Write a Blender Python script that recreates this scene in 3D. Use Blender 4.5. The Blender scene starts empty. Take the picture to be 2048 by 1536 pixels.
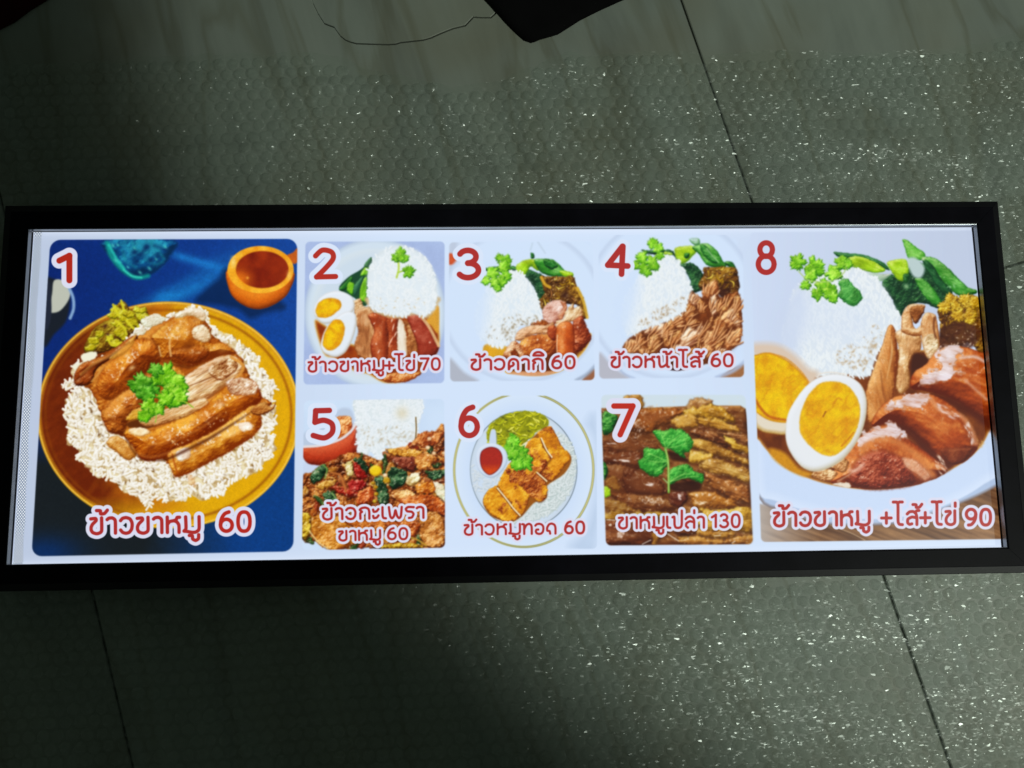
import bpy, bmesh, math, random
import numpy as np
from mathutils import Vector, Matrix, noise

# ================================================================= camera, world, lamp, exposure
sc = bpy.context.scene
COL = sc.collection
cam_data = bpy.data.cameras.new("camera"); cam = bpy.data.objects.new("camera", cam_data); COL.objects.link(cam)
sc.camera = cam
CAM_R = Matrix(((0.99945774, 0.01098215, -0.03104216), (-0.0151963, 0.99018084, -0.13896395), (0.02921123, 0.13936032, 0.98981079)))
PANEL_Z = 0.025                                     # height of the lit sheet above the floor
CAM_LOC = Vector((-0.02161402, -0.08992074, 0.66490164+PANEL_Z))
FOC = 1700.0                                        # focal length in units of 1/2048 of the picture width
cam.matrix_world = Matrix.Translation(CAM_LOC) @ CAM_R.to_4x4()
cam_data.sensor_width = 36.0; cam_data.lens = 36.0*FOC/2048.0
cam_data.clip_start = 0.02; cam_data.clip_end = 60

world = bpy.data.worlds.new("World"); sc.world = world; world.use_nodes = True
bg = world.node_tree.nodes["Background"]; bg.inputs[0].default_value = (0.78, 1.0, 0.80, 1); bg.inputs[1].default_value = 0.038

lamp = bpy.data.lights.new("ceiling_lamp", 'SPOT'); lamp_o = bpy.data.objects.new("ceiling_lamp", lamp); COL.objects.link(lamp_o)
AIM = Vector((0.65, 0.30, 0.0))
lamp_o.location = AIM + 3.0*Vector((0.80*math.cos(math.radians(61)), -0.60*math.cos(math.radians(61)), math.sin(math.radians(61))))
lamp_o.rotation_euler = (lamp_o.location-AIM).to_track_quat('Z', 'Y').to_euler()
lamp.energy = 155; lamp.color = (0.93, 1.0, 0.88); lamp.shadow_soft_size = 0.05
lamp.spot_size = math.radians(31); lamp.spot_blend = 0.27  # cone's soft edge stands in for an unseen person's shadow on the left
sc.view_settings.view_transform = 'Standard'; sc.view_settings.look = 'None'
sc.view_settings.exposure = 0.0; sc.view_settings.gamma = 1.0

# ================================================================= helpers
def link(name, me, mat=None, parent=None, loc=None):
    o = bpy.data.objects.new(name, me); COL.objects.link(o)
    if mat is not None and me is not None and not me.materials: me.materials.append(mat)
    if parent is not None: o.parent = parent
    if loc is not None: o.location = loc
    return o
def mesh(name, V, F, smooth=False):
    me = bpy.data.meshes.new(name); me.from_pydata([tuple(v) for v in V], [], F); me.update()
    if smooth: me.polygons.foreach_set("use_smooth", [True]*len(me.polygons))
    return me
def tag(o, label, cat, group=None, kind=None):
    o["label"] = label; o["category"] = cat
    if group: o["group"] = group
    if kind: o["kind"] = kind
    return o
def nodemat(name):
    m = bpy.data.materials.new(name); m.use_nodes = True; nt = m.node_tree; nt.nodes.clear()
    out = nt.nodes.new("ShaderNodeOutputMaterial"); return m, nt, out
def N(nt, t, **kw):
    n = nt.nodes.new(t)
    for k, v in kw.items():
        if k == 'op': n.operation = v
        elif k.startswith('_'): n.inputs[int(k[1:])].default_value = v
        elif k in n.inputs: n.inputs[k].default_value = v
        else: setattr(n, k, v)
    return n
def ramp(nt, pts):
    r = nt.nodes.new("ShaderNodeValToRGB"); e = r.color_ramp.elements
    while len(e) < len(pts): e.new(0.5)
    for q, (p, c) in zip(e, pts): q.position = p; q.color = (*c, 1) if len(c) == 3 else c
    return r
def ground_pt(px, py, z=0.0):
    """where a line of sight meets the level z (2048 x 1536 grid); used to survey positions"""
    d = CAM_R @ Vector(((px-1024)/FOC, -(py-768)/FOC, -1.0))
    return CAM_LOC + d*((z-CAM_LOC.z)/d.z)
# ---------------------------------------------------------------- printed artwork painter (numpy)
SC = 1.5                       # texels per unit of the artwork grid
AX0, AY0, AX1, AY1 = 14.0, 448.0, 2016.0, 1140.0
CW, CH = int((AX1-AX0)*SC), int((AY1-AY0)*SC)
CV = np.zeros((CH, CW, 3), np.float32)
RNG = np.random.RandomState(7)
TAB = RNG.rand(256, 256).astype(np.float32)

def vnoise(x, y, s=0):
    xi = np.floor(x).astype(np.int32); yi = np.floor(y).astype(np.int32)
    fx = (x-xi).astype(np.float32); fy = (y-yi).astype(np.float32)
    fx = fx*fx*(3-2*fx); fy = fy*fy*(3-2*fy)
    xi = xi + s*37; yi = yi + s*91
    a = TAB[yi & 255, xi & 255]; b = TAB[yi & 255, (xi+1) & 255]
    c = TAB[(yi+1) & 255, xi & 255]; d = TAB[(yi+1) & 255, (xi+1) & 255]
    return a+(b-a)*fx+(c-a)*fy+(a-b-c+d)*fx*fy

def fbm(x, y, sc, o=3, s=0, ang=0, st=1.0):
    if ang or st != 1.0:
        ca, sa = math.cos(ang), math.sin(ang)
        x, y = (x*ca+y*sa)/st, -x*sa+y*ca
    v = 0; a = 1.0; t = 0
    for k in range(o):
        v = v + a*vnoise(x/sc*2**k, y/sc*2**k, s+k*3); t += a; a *= .55
    return v/t

def win(x0, y0, x1, y1):
    i0 = max(0, int((x0-AX0)*SC)); i1 = min(CW, int(math.ceil((x1-AX0)*SC)))
    j0 = max(0, int((y0-AY0)*SC)); j1 = min(CH, int(math.ceil((y1-AY0)*SC)))
    if i1 <= i0+1 or j1 <= j0+1: return None
    X, Y = np.meshgrid((np.arange(i0, i1, dtype=np.float32)+.5)/SC+AX0, (np.arange(j0, j1, dtype=np.float32)+.5)/SC+AY0)
    return (slice(j0, j1), slice(i0, i1)), X, Y

def smooth(P, n=4):
    P = np.array(P, np.float32); N = len(P); out = []
    for i in range(N):
        a, b, c, d = P[i-1], P[i], P[(i+1) % N], P[(i+2) % N]
        for k in range(n):
            t = k/n
            out.append(.5*((2*b)+(c-a)*t+(2*a-5*b+4*c-d)*t*t+(3*b-a-3*c+d)*t**3))
    return np.array(out, np.float32)

def curve(P, n=5):
    P = [np.array(p, np.float32) for p in P]; P = [2*P[0]-P[1]]+P+[2*P[-1]-P[-2]]; out = []
    for i in range(1, len(P)-2):
        a, b, c, d = P[i-1], P[i], P[i+1], P[i+2]
        for k in range(n):
            t = k/n
            out.append(.5*((2*b)+(c-a)*t+(2*a-5*b+4*c-d)*t*t+(3*b-a-3*c+d)*t**3))
    out.append(P[-2]); return np.array(out, np.float32)

def sdist(P, X, Y):
    best = np.full(X.shape, 1e9, np.float32); inside = np.zeros(X.shape, bool)
    N = len(P)
    for i in range(N):
        ax, ay = P[i]; bx, by = P[(i+1) % N]
        dx, dy = bx-ax, by-ay; L = dx*dx+dy*dy
        if L < 1e-9: continue
        px = X-ax; py = Y-ay
        t = np.clip((px*dx+py*dy)/L, 0, 1)
        ex = px-t*dx; ey = py-t*dy
        np.minimum(best, ex*ex+ey*ey, out=best)
        if (ay > Y[0, 0]-1e9):
            c = ((ay > Y) != (by > Y))
            if dy != 0: inside ^= c & (X < ax+dx*(Y-ay)/dy)
    return np.where(inside, 1, -1)*np.sqrt(best)

def mixc(a, b, t):
    t = np.clip(t, 0, 1)[..., None]
    return np.asarray(a, np.float32)*(1-t)+np.asarray(b, np.float32)*t

CLIP = [None]
def put(sl, col, al):
    if CLIP[0] is not None: al = al*CLIP[0][sl]
    al = np.clip(al, 0, 1)[..., None]
    CV[sl] = CV[sl]*(1-al)+col*al

def fill(P, col, soft=.8, rag=None, sm=True, al=1.0):
    P = smooth(P) if sm else np.array(P, np.float32)
    pad = soft*2+2+(rag[0] if rag else 0)
    w = win(P[:, 0].min()-pad, P[:, 1].min()-pad, P[:, 0].max()+pad, P[:, 1].max()+pad)
    if w is None: return
    sl, X, Y = w; d = sdist(P, X, Y)
    if rag: d = d+rag[0]*2*(fbm(X, Y, rag[1], 2, 5)-.5)
    c = col(X, Y, d) if callable(col) else np.asarray(col, np.float32)
    put(sl, c, al*np.clip(.5+d/(2*soft), 0, 1))

def ell(cx, cy, rx, ry, ang=0, n=40):
    t = np.arange(n)/n*2*math.pi; ca, sa = math.cos(ang), math.sin(ang)
    x = rx*np.cos(t); y = ry*np.sin(t)
    return np.stack([cx+x*ca-y*sa, cy+x*sa+y*ca], 1).astype(np.float32)

def shade(X, Y, d, cols, r=12, bump=(.5, 6, 0, 1), L=(-.4, -.7), spec=0., seed=0, edge=0., sthr=.55, mott=0.):
    t = np.clip(d/r, 0, 1)
    h = r*.62*np.sqrt(np.maximum(1-(1-t)**2, 0))
    b = list(bump)+[0, 1][len(bump)-2:] if len(bump) < 4 else bump
    nz = fbm(X, Y, b[1], 3, seed, b[2], b[3])
    h = h+b[0]*b[1]*nz*.55
    gy, gx = np.gradient(h*SC)
    nn = np.sqrt(gx*gx+gy*gy+1)
    lz = .75; ln = math.sqrt(L[0]**2+L[1]**2+lz*lz)
    df = (-gx*L[0]-gy*L[1]+lz)/nn/ln
    dark, mid, lite = [np.asarray(c, np.float32) for c in cols]
    t = np.clip(df, 0, 1)
    cm = (fbm(X, Y, 15, 3, seed+17, b[2], b[3])-.5)*(1 if b[0] > .1 else 0)
    t = t+.45*cm
    if mott: t = t+mott*(fbm(X, Y, b[1]*2.7, 2, seed+11)-.5)
    c = np.where((t < .62)[..., None], mixc(dark, mid, (t-.05)/.57), mixc(mid, lite, (t-.62)/.38))
    c = c*(1+np.stack([.06*cm, .22*cm, .3*cm], -1))
    if edge: c = mixc(c, dark, edge*np.clip(1-d/3.5, 0, 1))
    if spec:
        hx, hy, hz = L[0]/ln*.5, L[1]/ln*.5, (1+lz/ln)*.5
        hn = math.sqrt(hx*hx+hy*hy+hz*hz)
        s = np.clip((-gx*hx-gy*hy+hz)/nn/hn, 0, 1)**24
        m = np.clip((fbm(X, Y, 5, 3, seed+5)-sthr)*7, 0, 1)
        c = mixc(c, (252, 238, 218), np.clip(spec*s*m, 0, 1))
    return c

def blob(P, cols, r=12, bump=(.5, 6), L=(-.4, -.7), spec=0., seed=None, rag=(1.6, 5), soft=1.3, edge=.28, sm=True, sthr=.55, mott=0., al=1.0):
    if seed is None: seed = RNG.randint(0, 60)
    bump = tuple(bump)+((0, 1) if len(bump) == 2 else ())
    fill(P, lambda X, Y, d: shade(X, Y, d, cols, r, bump, L, spec, seed, edge, sthr, mott), soft, rag, sm, al)

def soften(x0, y0, x1, y1, sg):
    """let the picture lose its edge a little, as a small print enlarged does"""
    sl, X, Y = win(x0, y0, x1, y1); a = CV[sl]; r = int(math.ceil(sg*2.6)); k = np.exp(-.5*(np.arange(-r, r+1)/sg)**2); k /= k.sum()
    for ax in (0, 1):
        p = np.pad(a, [(r, r) if i == ax else (0, 0) for i in range(3)], mode='edge')
        a = sum(k[i]*np.take(p, range(i, i+a.shape[ax] if False else i+p.shape[ax]-2*r), axis=ax) for i in range(2*r+1)).astype(np.float32)
    g = fbm(X, Y, 2.2, 2, 21)-.5; g2 = fbm(X, Y, 7, 2, 33)-.5
    sat = np.clip((a.max(-1)-a.min(-1)-40)/60, 0, 1)
    CV[sl] = a*(1+(.09*g+.07*g2)*sat)[..., None]

def stroke(P, w, col, soft=.7, al=1.0, taper=False, sm=True):
    P = curve(P) if sm and len(P) > 2 else np.array(P, np.float32)
    m = w+soft*2+2
    W_ = win(P[:, 0].min()-m, P[:, 1].min()-m, P[:, 0].max()+m, P[:, 1].max()+m)
    if W_ is None: return
    sl, X, Y = W_
    best = np.full(X.shape, 1e9, np.float32); n = len(P)-1
    for i in range(n):
        ax, ay = P[i]; bx, by = P[i+1]; dx, dy = bx-ax, by-ay; L = dx*dx+dy*dy+1e-9
        t = np.clip(((X-ax)*dx+(Y-ay)*dy)/L, 0, 1)
        e = np.sqrt((X-ax-t*dx)**2+(Y-ay-t*dy)**2)
        ww = w/2
        if taper: ww = w/2*(1-.85*np.abs(2*(i+t)/n-1)**1.5)
        np.minimum(best, e-ww, out=best)
    put(sl, col(X, Y, -best) if callable(col) else np.asarray(col, np.float32), al*np.clip(.5-best/(2*soft), 0, 1))

def grains(P, n, ln=9, wd=3.2, cols=((255, 252, 240), (150, 130, 90)), ang=None, spread=3.2, seed=1, sm=True):
    """rice grains strewn inside an outline, each a small lit capsule"""
    R = np.random.RandomState(seed)
    P = smooth(P, 3) if sm else np.array(P, np.float32)
    x0, y0 = P.min(0); x1, y1 = P.max(0)
    pts = np.stack([R.uniform(x0, x1, n*4), R.uniform(y0, y1, n*4)], 1).astype(np.float32)
    d = sdist(P, pts[:, 0][None], pts[:, 1][None])[0]
    pts = pts[d > -1][:n]; pts = pts[np.argsort(pts[:, 1]+R.rand(len(pts))*30)]
    c1 = np.array(cols[0], np.float32); c0 = np.array(cols[1], np.float32)
    for (cx, cy) in pts:
        a = (ang if ang is not None else 0)+R.uniform(-1, 1)*spread/2
        l = ln*R.uniform(.7, 1.15)/2; w = wd*R.uniform(.8, 1.15)/2
        wn = win(cx-l-w-2, cy-l-w-2, cx+l+w+2, cy+l+w+2)
        if wn is None: continue
        sl, X, Y = wn; dx, dy = math.cos(a), math.sin(a)
        t = np.clip((X-cx)*dx+(Y-cy)*dy, -l, l)
        ex = X-cx-t*dx; ey = Y-cy-t*dy
        e = np.sqrt(ex*ex+ey*ey)
        lit = np.clip(.86-.24*(ex*.35+ey*.8)/w, 0, 1)*R.uniform(.88, 1.06)
        sh = np.clip(1-(np.sqrt((ex-.6)**2+(ey-1.0)**2)-w)/1.2, 0, 1)
        put(sl, c0, sh*.32)
        put(sl, mixc(c0, c1, lit), np.clip(.5-(e-w)/1.2, 0, 1))

def leafpts(cx, cy, s, rot, lobes=5, seed=0, depth=.24, asp=.85):
    R = np.random.RandomState(seed); n = 44
    t = np.arange(n)/n*2*math.pi
    r = s*1.12*(1-depth+depth*np.abs(np.cos(lobes*t/2))**.7)*(1+.10*R.randn(n))*(1-.35*np.exp(-((t-math.pi)/.5)**2))
    x = r*np.cos(t); y = r*np.sin(t)*asp
    ca, sa = math.cos(rot), math.sin(rot)
    return np.stack([cx+x*ca-y*sa, cy+x*sa+y*ca], 1)

GRN = ((30, 100, 14), (110, 190, 22), (196, 240, 90))
GRD = ((6, 40, 18), (25, 105, 30), (110, 185, 80))
def leaf(cx, cy, s, rot=0, cols=GRN, seed=0, lobes=5, asp=.85):
    P = leafpts(cx, cy, s, rot, lobes, seed, asp=asp)
    blob(P, cols, r=s*.35, bump=(.55, max(2.5, s*.22)), rag=(1.0, 3), edge=.35, sm=False, mott=.5, seed=seed+3)
    for k in (-.8, -.3, .2, .7):
        a = rot+k
        stroke([(cx-math.cos(rot)*s*.5, cy-math.sin(rot)*s*.5), (cx+math.cos(a)*s*.55, cy+math.sin(a)*s*.5)], .7, cols[2], .5, .45)

def spot(cx, cy, r, col, al=1.0, asp=1.0, ang=0):
    m = r*2.2; wn = win(cx-m, cy-m, cx+m, cy+m)
    if wn is None: return
    sl, X, Y = wn; ca, sa = math.cos(ang), math.sin(ang)
    u = ((X-cx)*ca+(Y-cy)*sa)/r; v = (-(X-cx)*sa+(Y-cy)*ca)/(r*asp)
    put(sl, np.asarray(col, np.float32), al*np.exp(-(u*u+v*v)*1.2))

def glints(P, n, seed, size=1.5, col=(255, 240, 220), al=.8, stretch=2.0, ang=None):
    R = np.random.RandomState(seed); P = np.array(P, np.float32)
    x0, y0 = P.min(0); x1, y1 = P.max(0)
    pts = np.stack([R.uniform(x0, x1, n*4), R.uniform(y0, y1, n*4)], 1).astype(np.float32)
    pts = pts[sdist(P, pts[:, 0][None], pts[:, 1][None])[0] > 2][:n]
    for x, y in pts:
        s = size*R.uniform(.5, 1.4)
        spot(x, y, s*stretch*.7, col, al*R.uniform(.4, 1), 1/stretch, R.uniform(0, 3.1) if ang is None else ang+R.uniform(-.3, .3))

def rquad(c, rad):
    c = [np.array(p, float) for p in c]; out = []
    for i in range(4):
        p, q, n = c[i-1], c[i], c[(i+1) % 4]
        u = (p-q)/np.linalg.norm(p-q); v = (n-q)/np.linalg.norm(n-q)
        o = q+(u+v)*rad; a0 = -v; 
        for k in range(7):
            t = k/6*math.pi/2
            out.append(o-v*rad*math.cos(t)-u*rad*math.sin(t))
    return np.array(out, np.float32)

def clip_to(P):
    if P is None: CLIP[0] = None; return
    m = np.zeros((CH, CW), np.float32)
    sl, X, Y = win(P[:, 0].min()-3, P[:, 1].min()-3, P[:, 0].max()+3, P[:, 1].max()+3)
    m[sl] = np.clip(.5+sdist(P, X, Y)*1.2, 0, 1); CLIP[0] = m

class Zm:
    def __init__(s, x, y, k): s.x, s.y, s.k = x, y, k
    def __call__(s, *v):
        if len(v) == 1: v = v[0]
        if isinstance(v, (list,)): return [(s.x+a/s.k, s.y+b/s.k) for a, b in v]
        return (s.x+v[0]/s.k, s.y+v[1]/s.k)
def P_(z, txt): # "x,y x,y ..." in zoomed pixels
    return z([tuple(float(q) for q in t.split(',')) for t in txt.split()])

# ---------------------------------------------------------------- lettering
GL = {
 'ข': (1.1, ["-.02,.96 .3,.98 .34,.84 .1,.6 .0,.4 .0,.2 .1,.04 .3,-.04 .46,-.04 .64,.04 .72,.2 .72,1.02"]),
 'า': (.92, [".0,.9 .12,.99 .34,1.01 .5,.92 .56,.76 .56,-.02"]),
 'ว': (1.16, [".0,.82 .14,.97 .38,1.02 .64,.93 .77,.7 .79,.48 .74,.22 .58,.02 .36,-.04 .14,.02 .0,.18"]),
 'ห': (1.2, [".02,1.02 .02,-.02", ".04,.54 .2,.72 .5,.78 .64,.86 .7,.99 .86,1.0", ".5,.77 .68,.68 .8,.5 .82,.3 .82,-.02"]),
 'ม': (1.3, [".08,1.02 .1,.4 .08,.18 -.04,.06 .14,.04 .5,-.03 .74,-.02 .94,.1 1.0,.3 1.0,1.02"]),
 'ู': (0, ["-.98,-.24 -.78,-.26 -.75,-.48 -.55,-.58 -.36,-.46 -.34,-.2"]),
 '้': (0, ["-.72,1.52 -.46,1.5 -.44,1.3 -.18,1.32 .02,1.54"]),
 '่': (0, ["-.34,1.36 -.34,1.62"]),
 'ิ': (0, ["-1.1,1.36 -1.0,1.5 -.7,1.58 -.35,1.5 -.28,1.36 -1.1,1.36"]),
 '+': (1.05, ["-.1,.5 .7,.5", ".3,.9 .3,.1"]),
 'ไ': (.98, ["-.17,1.72 .16,1.7 .22,1.45 .22,.25 .32,.02 .58,-.02", ".2,1.62 .34,1.72 .58,1.72"]),
 'ค': (1.2, [".04,-.02 .04,.55 .12,.82 .3,.99 .5,1.01 .7,.92 .82,.72 .84,.5 .84,-.02", ".06,.08 .18,.26 .36,.34 .46,.5 .4,.64"]),
 'ก': (1.18, [".06,-.02 .06,.5 .2,.64 .02,.82 .2,.98 .5,1.03 .76,.9 .84,.6 .84,-.02"]),
 'น': (1.25, ["-.06,.98 .1,1.0 .14,.3 .26,.0 .5,.02 .84,.3 .86,1.03", ".84,.3 .9,.02 1.02,-.02"]),
 'ส': (1.2, [".0,.8 .2,.96 .5,.98 .72,.82 .8,.5 .8,-.02", ".76,.5 .4,.56 .06,.4 .04,.12 .2,.0 .38,.04", ".66,.92 .8,1.04 .98,1.06"]),
 'ะ': (.78, [".0,.82 .06,.62 .3,.66 .46,.86", ".0,.22 .06,.02 .3,.06 .46,.26"]),
 'เ': (.62, [".04,1.03 .04,.25 .12,.02 .32,-.02"]),
 'พ': (1.42, ["-.02,1.03 .08,.2 .24,-.02 .42,.2 .55,.72 .68,.2 .86,-.02 1.02,.2 1.1,1.03"]),
 'ร': (1.0, [".72,1.0 .25,1.02 .04,.84 .16,.62 .54,.56 .7,.34 .56,.04 .3,-.02"]),
 'ท': (1.2, ["-.06,1.0 .1,.96 .12,.6 .12,-.02", ".14,.5 .34,.9 .6,1.03 .8,.9 .86,.6 .86,-.02"]),
 'อ': (1.16, [".02,.84 .16,.98 .4,1.02 .64,.94 .78,.74 .8,.46 .74,.18 .58,.0 .36,-.04 .14,.04 .06,.22 .12,.4 .3,.42"]),
 'ด': (1.16, [".3,-.02 .24,.24 .02,.3 .02,.62 .2,.94 .45,1.03 .72,.9 .82,.6 .82,-.02"]),
 'ป': (1.18, ["-.06,.98 .1,1.0 .12,.3 .22,.02 .46,-.04 .7,.04 .8,.3 .82,1.6"]),
 'ล': (1.16, [".0,.8 .18,.98 .45,1.03 .7,.88 .8,.6 .8,-.02", ".78,.5 .4,.58 .08,.4 .04,.14 .2,-.02"]),
 ' ': (.45, []),
 '1': (.85, [".0,.94 .38,1.18", ".38,1.18 .38,-.02"]),
 '2': (1.1, [".02,.98 .3,1.24 .66,1.14 .72,.84 .44,.44 .04,.0", ".04,.0 .8,.0"]),
 '3': (1.1, [".02,1.08 .34,1.24 .68,1.1 .66,.78 .34,.65", ".34,.65 .7,.56 .76,.2 .44,-.04 .02,.1"]),
 '4': (1.1, [".56,1.22 .0,.34", ".0,.34 .82,.34", ".58,1.22 .58,-.04"]),
 '5': (1.1, [".66,1.2 .14,1.2", ".14,1.2 .1,.68", ".1,.68 .44,.76 .74,.58 .74,.2 .44,-.04 .02,.08"]),
 '6': (1.12, [".66,1.14 .4,1.2 .12,.9 .04,.42 .16,.06 .42,-.04 .72,.08 .78,.38 .66,.66 .4,.72 .08,.52"]),
 '7': (1.05, [".0,1.2 .74,1.2", ".74,1.2 .28,-.02"]),
 '8': (1.12, [".4,.66 .1,.8 .1,1.08 .4,1.22 .7,1.08 .7,.8 .4,.66 .04,.5 .04,.12 .4,-.04 .78,.12 .78,.5 .4,.66"]),
 '9': (1.12, [".16,.02 .42,-.02 .7,.28 .78,.76 .66,1.1 .42,1.22 .12,1.08 .06,.8 .18,.54 .44,.48 .74,.66"]),
 '0': (1.16, [".42,1.22 .12,1.05 .04,.6 .12,.14 .42,-.04 .72,.14 .8,.6 .72,1.05 .42,1.22"]),
}
def _arc(cx, cy, rx, ry, a0, a1, n):
    return ' '.join('%.3f,%.3f' % (cx+rx*math.cos(math.radians(a0+(a1-a0)*k/n)), cy+ry*math.sin(math.radians(a0+(a1-a0)*k/n))) for k in range(n+1))
GL['0'] = (1.16, [' '.join('%.3f,%.3f' % (.42+.38*math.copysign(abs(math.cos(t))**.8, math.cos(t)), .59+.63*math.copysign(abs(math.sin(t))**.9, math.sin(t))) for t in [2*math.pi*k/20 for k in range(21)])])
GL['6'] = (1.12, [_arc(.42, .35, .37, .39, 0, 360, 14), '.05,.38 .08,.66 .18,.92 .34,1.12 .58,1.22'])
GL['9'] = (1.12, [_arc(.40, .83, .37, .39, 0, 360, 14), '.77,.80 .74,.50 .62,.22 .42,.0 .2,-.04'])
GL['8'] = (1.12, [_arc(.41, .93, .30, .29, 0, 360, 14), _arc(.41, .31, .38, .35, 0, 360, 14)])
GL['3'] = (1.1, [_arc(.34, .93, .33, .30, 150, -90, 10), _arc(.34, .29, .40, .34, 90, -150, 10)])
GL['ิ'] = (0, ["-1.12,1.38 -1.02,1.58 -.82,1.7 -.56,1.7 -.38,1.58 -.28,1.38 -1.12,1.38"])
RED_INK, OUT_INK = (172, 46, 44), (218, 220, 240)
def text(s, p0, p1, h, w, ow, red=RED_INK, out=OUT_INK, lean=0.0, dh=1.0, gaps=None):
    """p0 left end of the baseline, p1 its right end; h height of a letter; w pen, ow outline pen"""
    strokes = []; x = 0; xs = []
    for ch in s:
        adv, st = GL[ch]
        k = dh if ch in '0123456789' else 1.0
        for t in st:
            pts = [tuple(float(q) for q in a.split(',')) for a in t.split()]
            strokes.append([(x+a, b*k) for a, b in pts])
            xs += [x+a for a, b in pts]
        x += adv
    lo, hi = min(xs), max(xs)
    p0 = np.array(p0, float); p1 = np.array(p1, float)
    ux = (p1-p0)/(hi-lo); e = (p1-p0)/np.linalg.norm(p1-p0); uy = np.array([e[1], -e[0]])*h
    w = w*(1.14 if len(s) == 1 else .86 if w < 6 else .95)
    S = [[tuple(p0+ux*(a-lo+lean*b)+uy*b) for a, b in st] for st in strokes]
    def path(P, n=6, te=.62):
        """pen path: straight runs stay straight, bends are rounded"""
        P = [np.array(p, np.float32) for p in P]
        if len(P) < 3: return P
        Q = [P[0]]+P+[P[-1]]; o_ = []
        for i in range(1, len(Q)-2):
            a, b, c, d = Q[i-1], Q[i], Q[i+1], Q[i+2]; m0 = (c-a)*.5*te; m1 = (d-b)*.5*te
            L = np.linalg.norm(c-b); m0 = m0*min(1, 1.6*L/(np.linalg.norm(m0)+1e-6)); m1 = m1*min(1, 1.6*L/(np.linalg.norm(m1)+1e-6))
            for k in range(n):
                t = k/n; o_.append((2*t**3-3*t*t+1)*b+(t**3-2*t*t+t)*m0+(-2*t**3+3*t*t)*c+(t**3-t*t)*m1)
        return o_+[P[-1]]
    S = [path(st, 6, .95 if len(s) < 4 and s[0] in '0123456789' else .7) for st in S]
    if ow:
        for st in S: stroke(st, w+2*ow, out, .8, sm=False)
    for st in S: stroke(st, w, red, .7, sm=False)
def paint_sheet():
    sl, X, Y = win(AX0, AY0, AX1, AY1)
    u = (X-AX0)/(AX1-AX0); v = (Y-AY0)/(AY1-AY0)
    c = mixc((186, 199, 222), (210, 227, 250), u/.4)  # uneven backlight painted into the sheet's colour, dimmer towards both ends
    c = mixc(c, (188, 201, 225), np.clip((u-.66)/.3, 0, 1)*np.clip(1.1-v, 0, 1))
    CV[sl] = c
    for y0, y1, k in ((466, 458, .5), (1128, 1096, .6)):     # glow painted brighter along the edge-lit long sides
        yy = y0+(y1-y0)*(X-60)/1900
        CV[sl] = mixc(CV[sl], (228, 238, 255), k*np.exp(-np.abs(Y-yy)/7.0))
    # etched dots of the light guide, visible where the print stops short
    xl = 69-(Y-466)*(69-27)/(1126-466)
    p = 5.3
    a = (X-xl)/p; b = (Y+X*0.0)/(p*.62)
    row = np.floor(b); ax = a+.5*(row % 2)
    e = np.sqrt(((ax-np.floor(ax)-.5)*1.0)**2+((b-row-.5)*.62)**2)
    wdt = 14+fbm(Y, Y*0, 40, 2, 3)*4+np.clip((Y-850)/200, 0, 1)*3
    m = np.clip((wdt-(X-xl))/3, 0, 1)*(X > xl)
    CV[sl] = CV[sl]*(1-m[..., None]*.35)+mixc((120, 140, 160), (245, 252, 255), np.clip((.36-e)*6+.3, 0, 1))*(m[..., None]*.35) if False else \
        np.where(m[..., None] > 0, CV[sl]*(1-m[..., None])+mixc((112, 130, 158), (250, 254, 255), np.clip((.29-e)*7+.5, 0, 1))*m[..., None], CV[sl])

MEAT = ((92, 32, 6), (176, 84, 18), (236, 160, 60))
MEATD = ((60, 18, 5), (140, 55, 14), (205, 118, 48))
MEATR = ((88, 22, 8), (160, 58, 22), (226, 128, 72))
PALE = ((150, 92, 48), (216, 172, 118), (250, 232, 200))
MUST = ((84, 52, 8), (188, 140, 18), (240, 212, 80))
PICK = ((96, 92, 8), (190, 178, 20), (236, 226, 90))
WHT = ((166, 178, 180), (214, 224, 226), (238, 244, 246))

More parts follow.
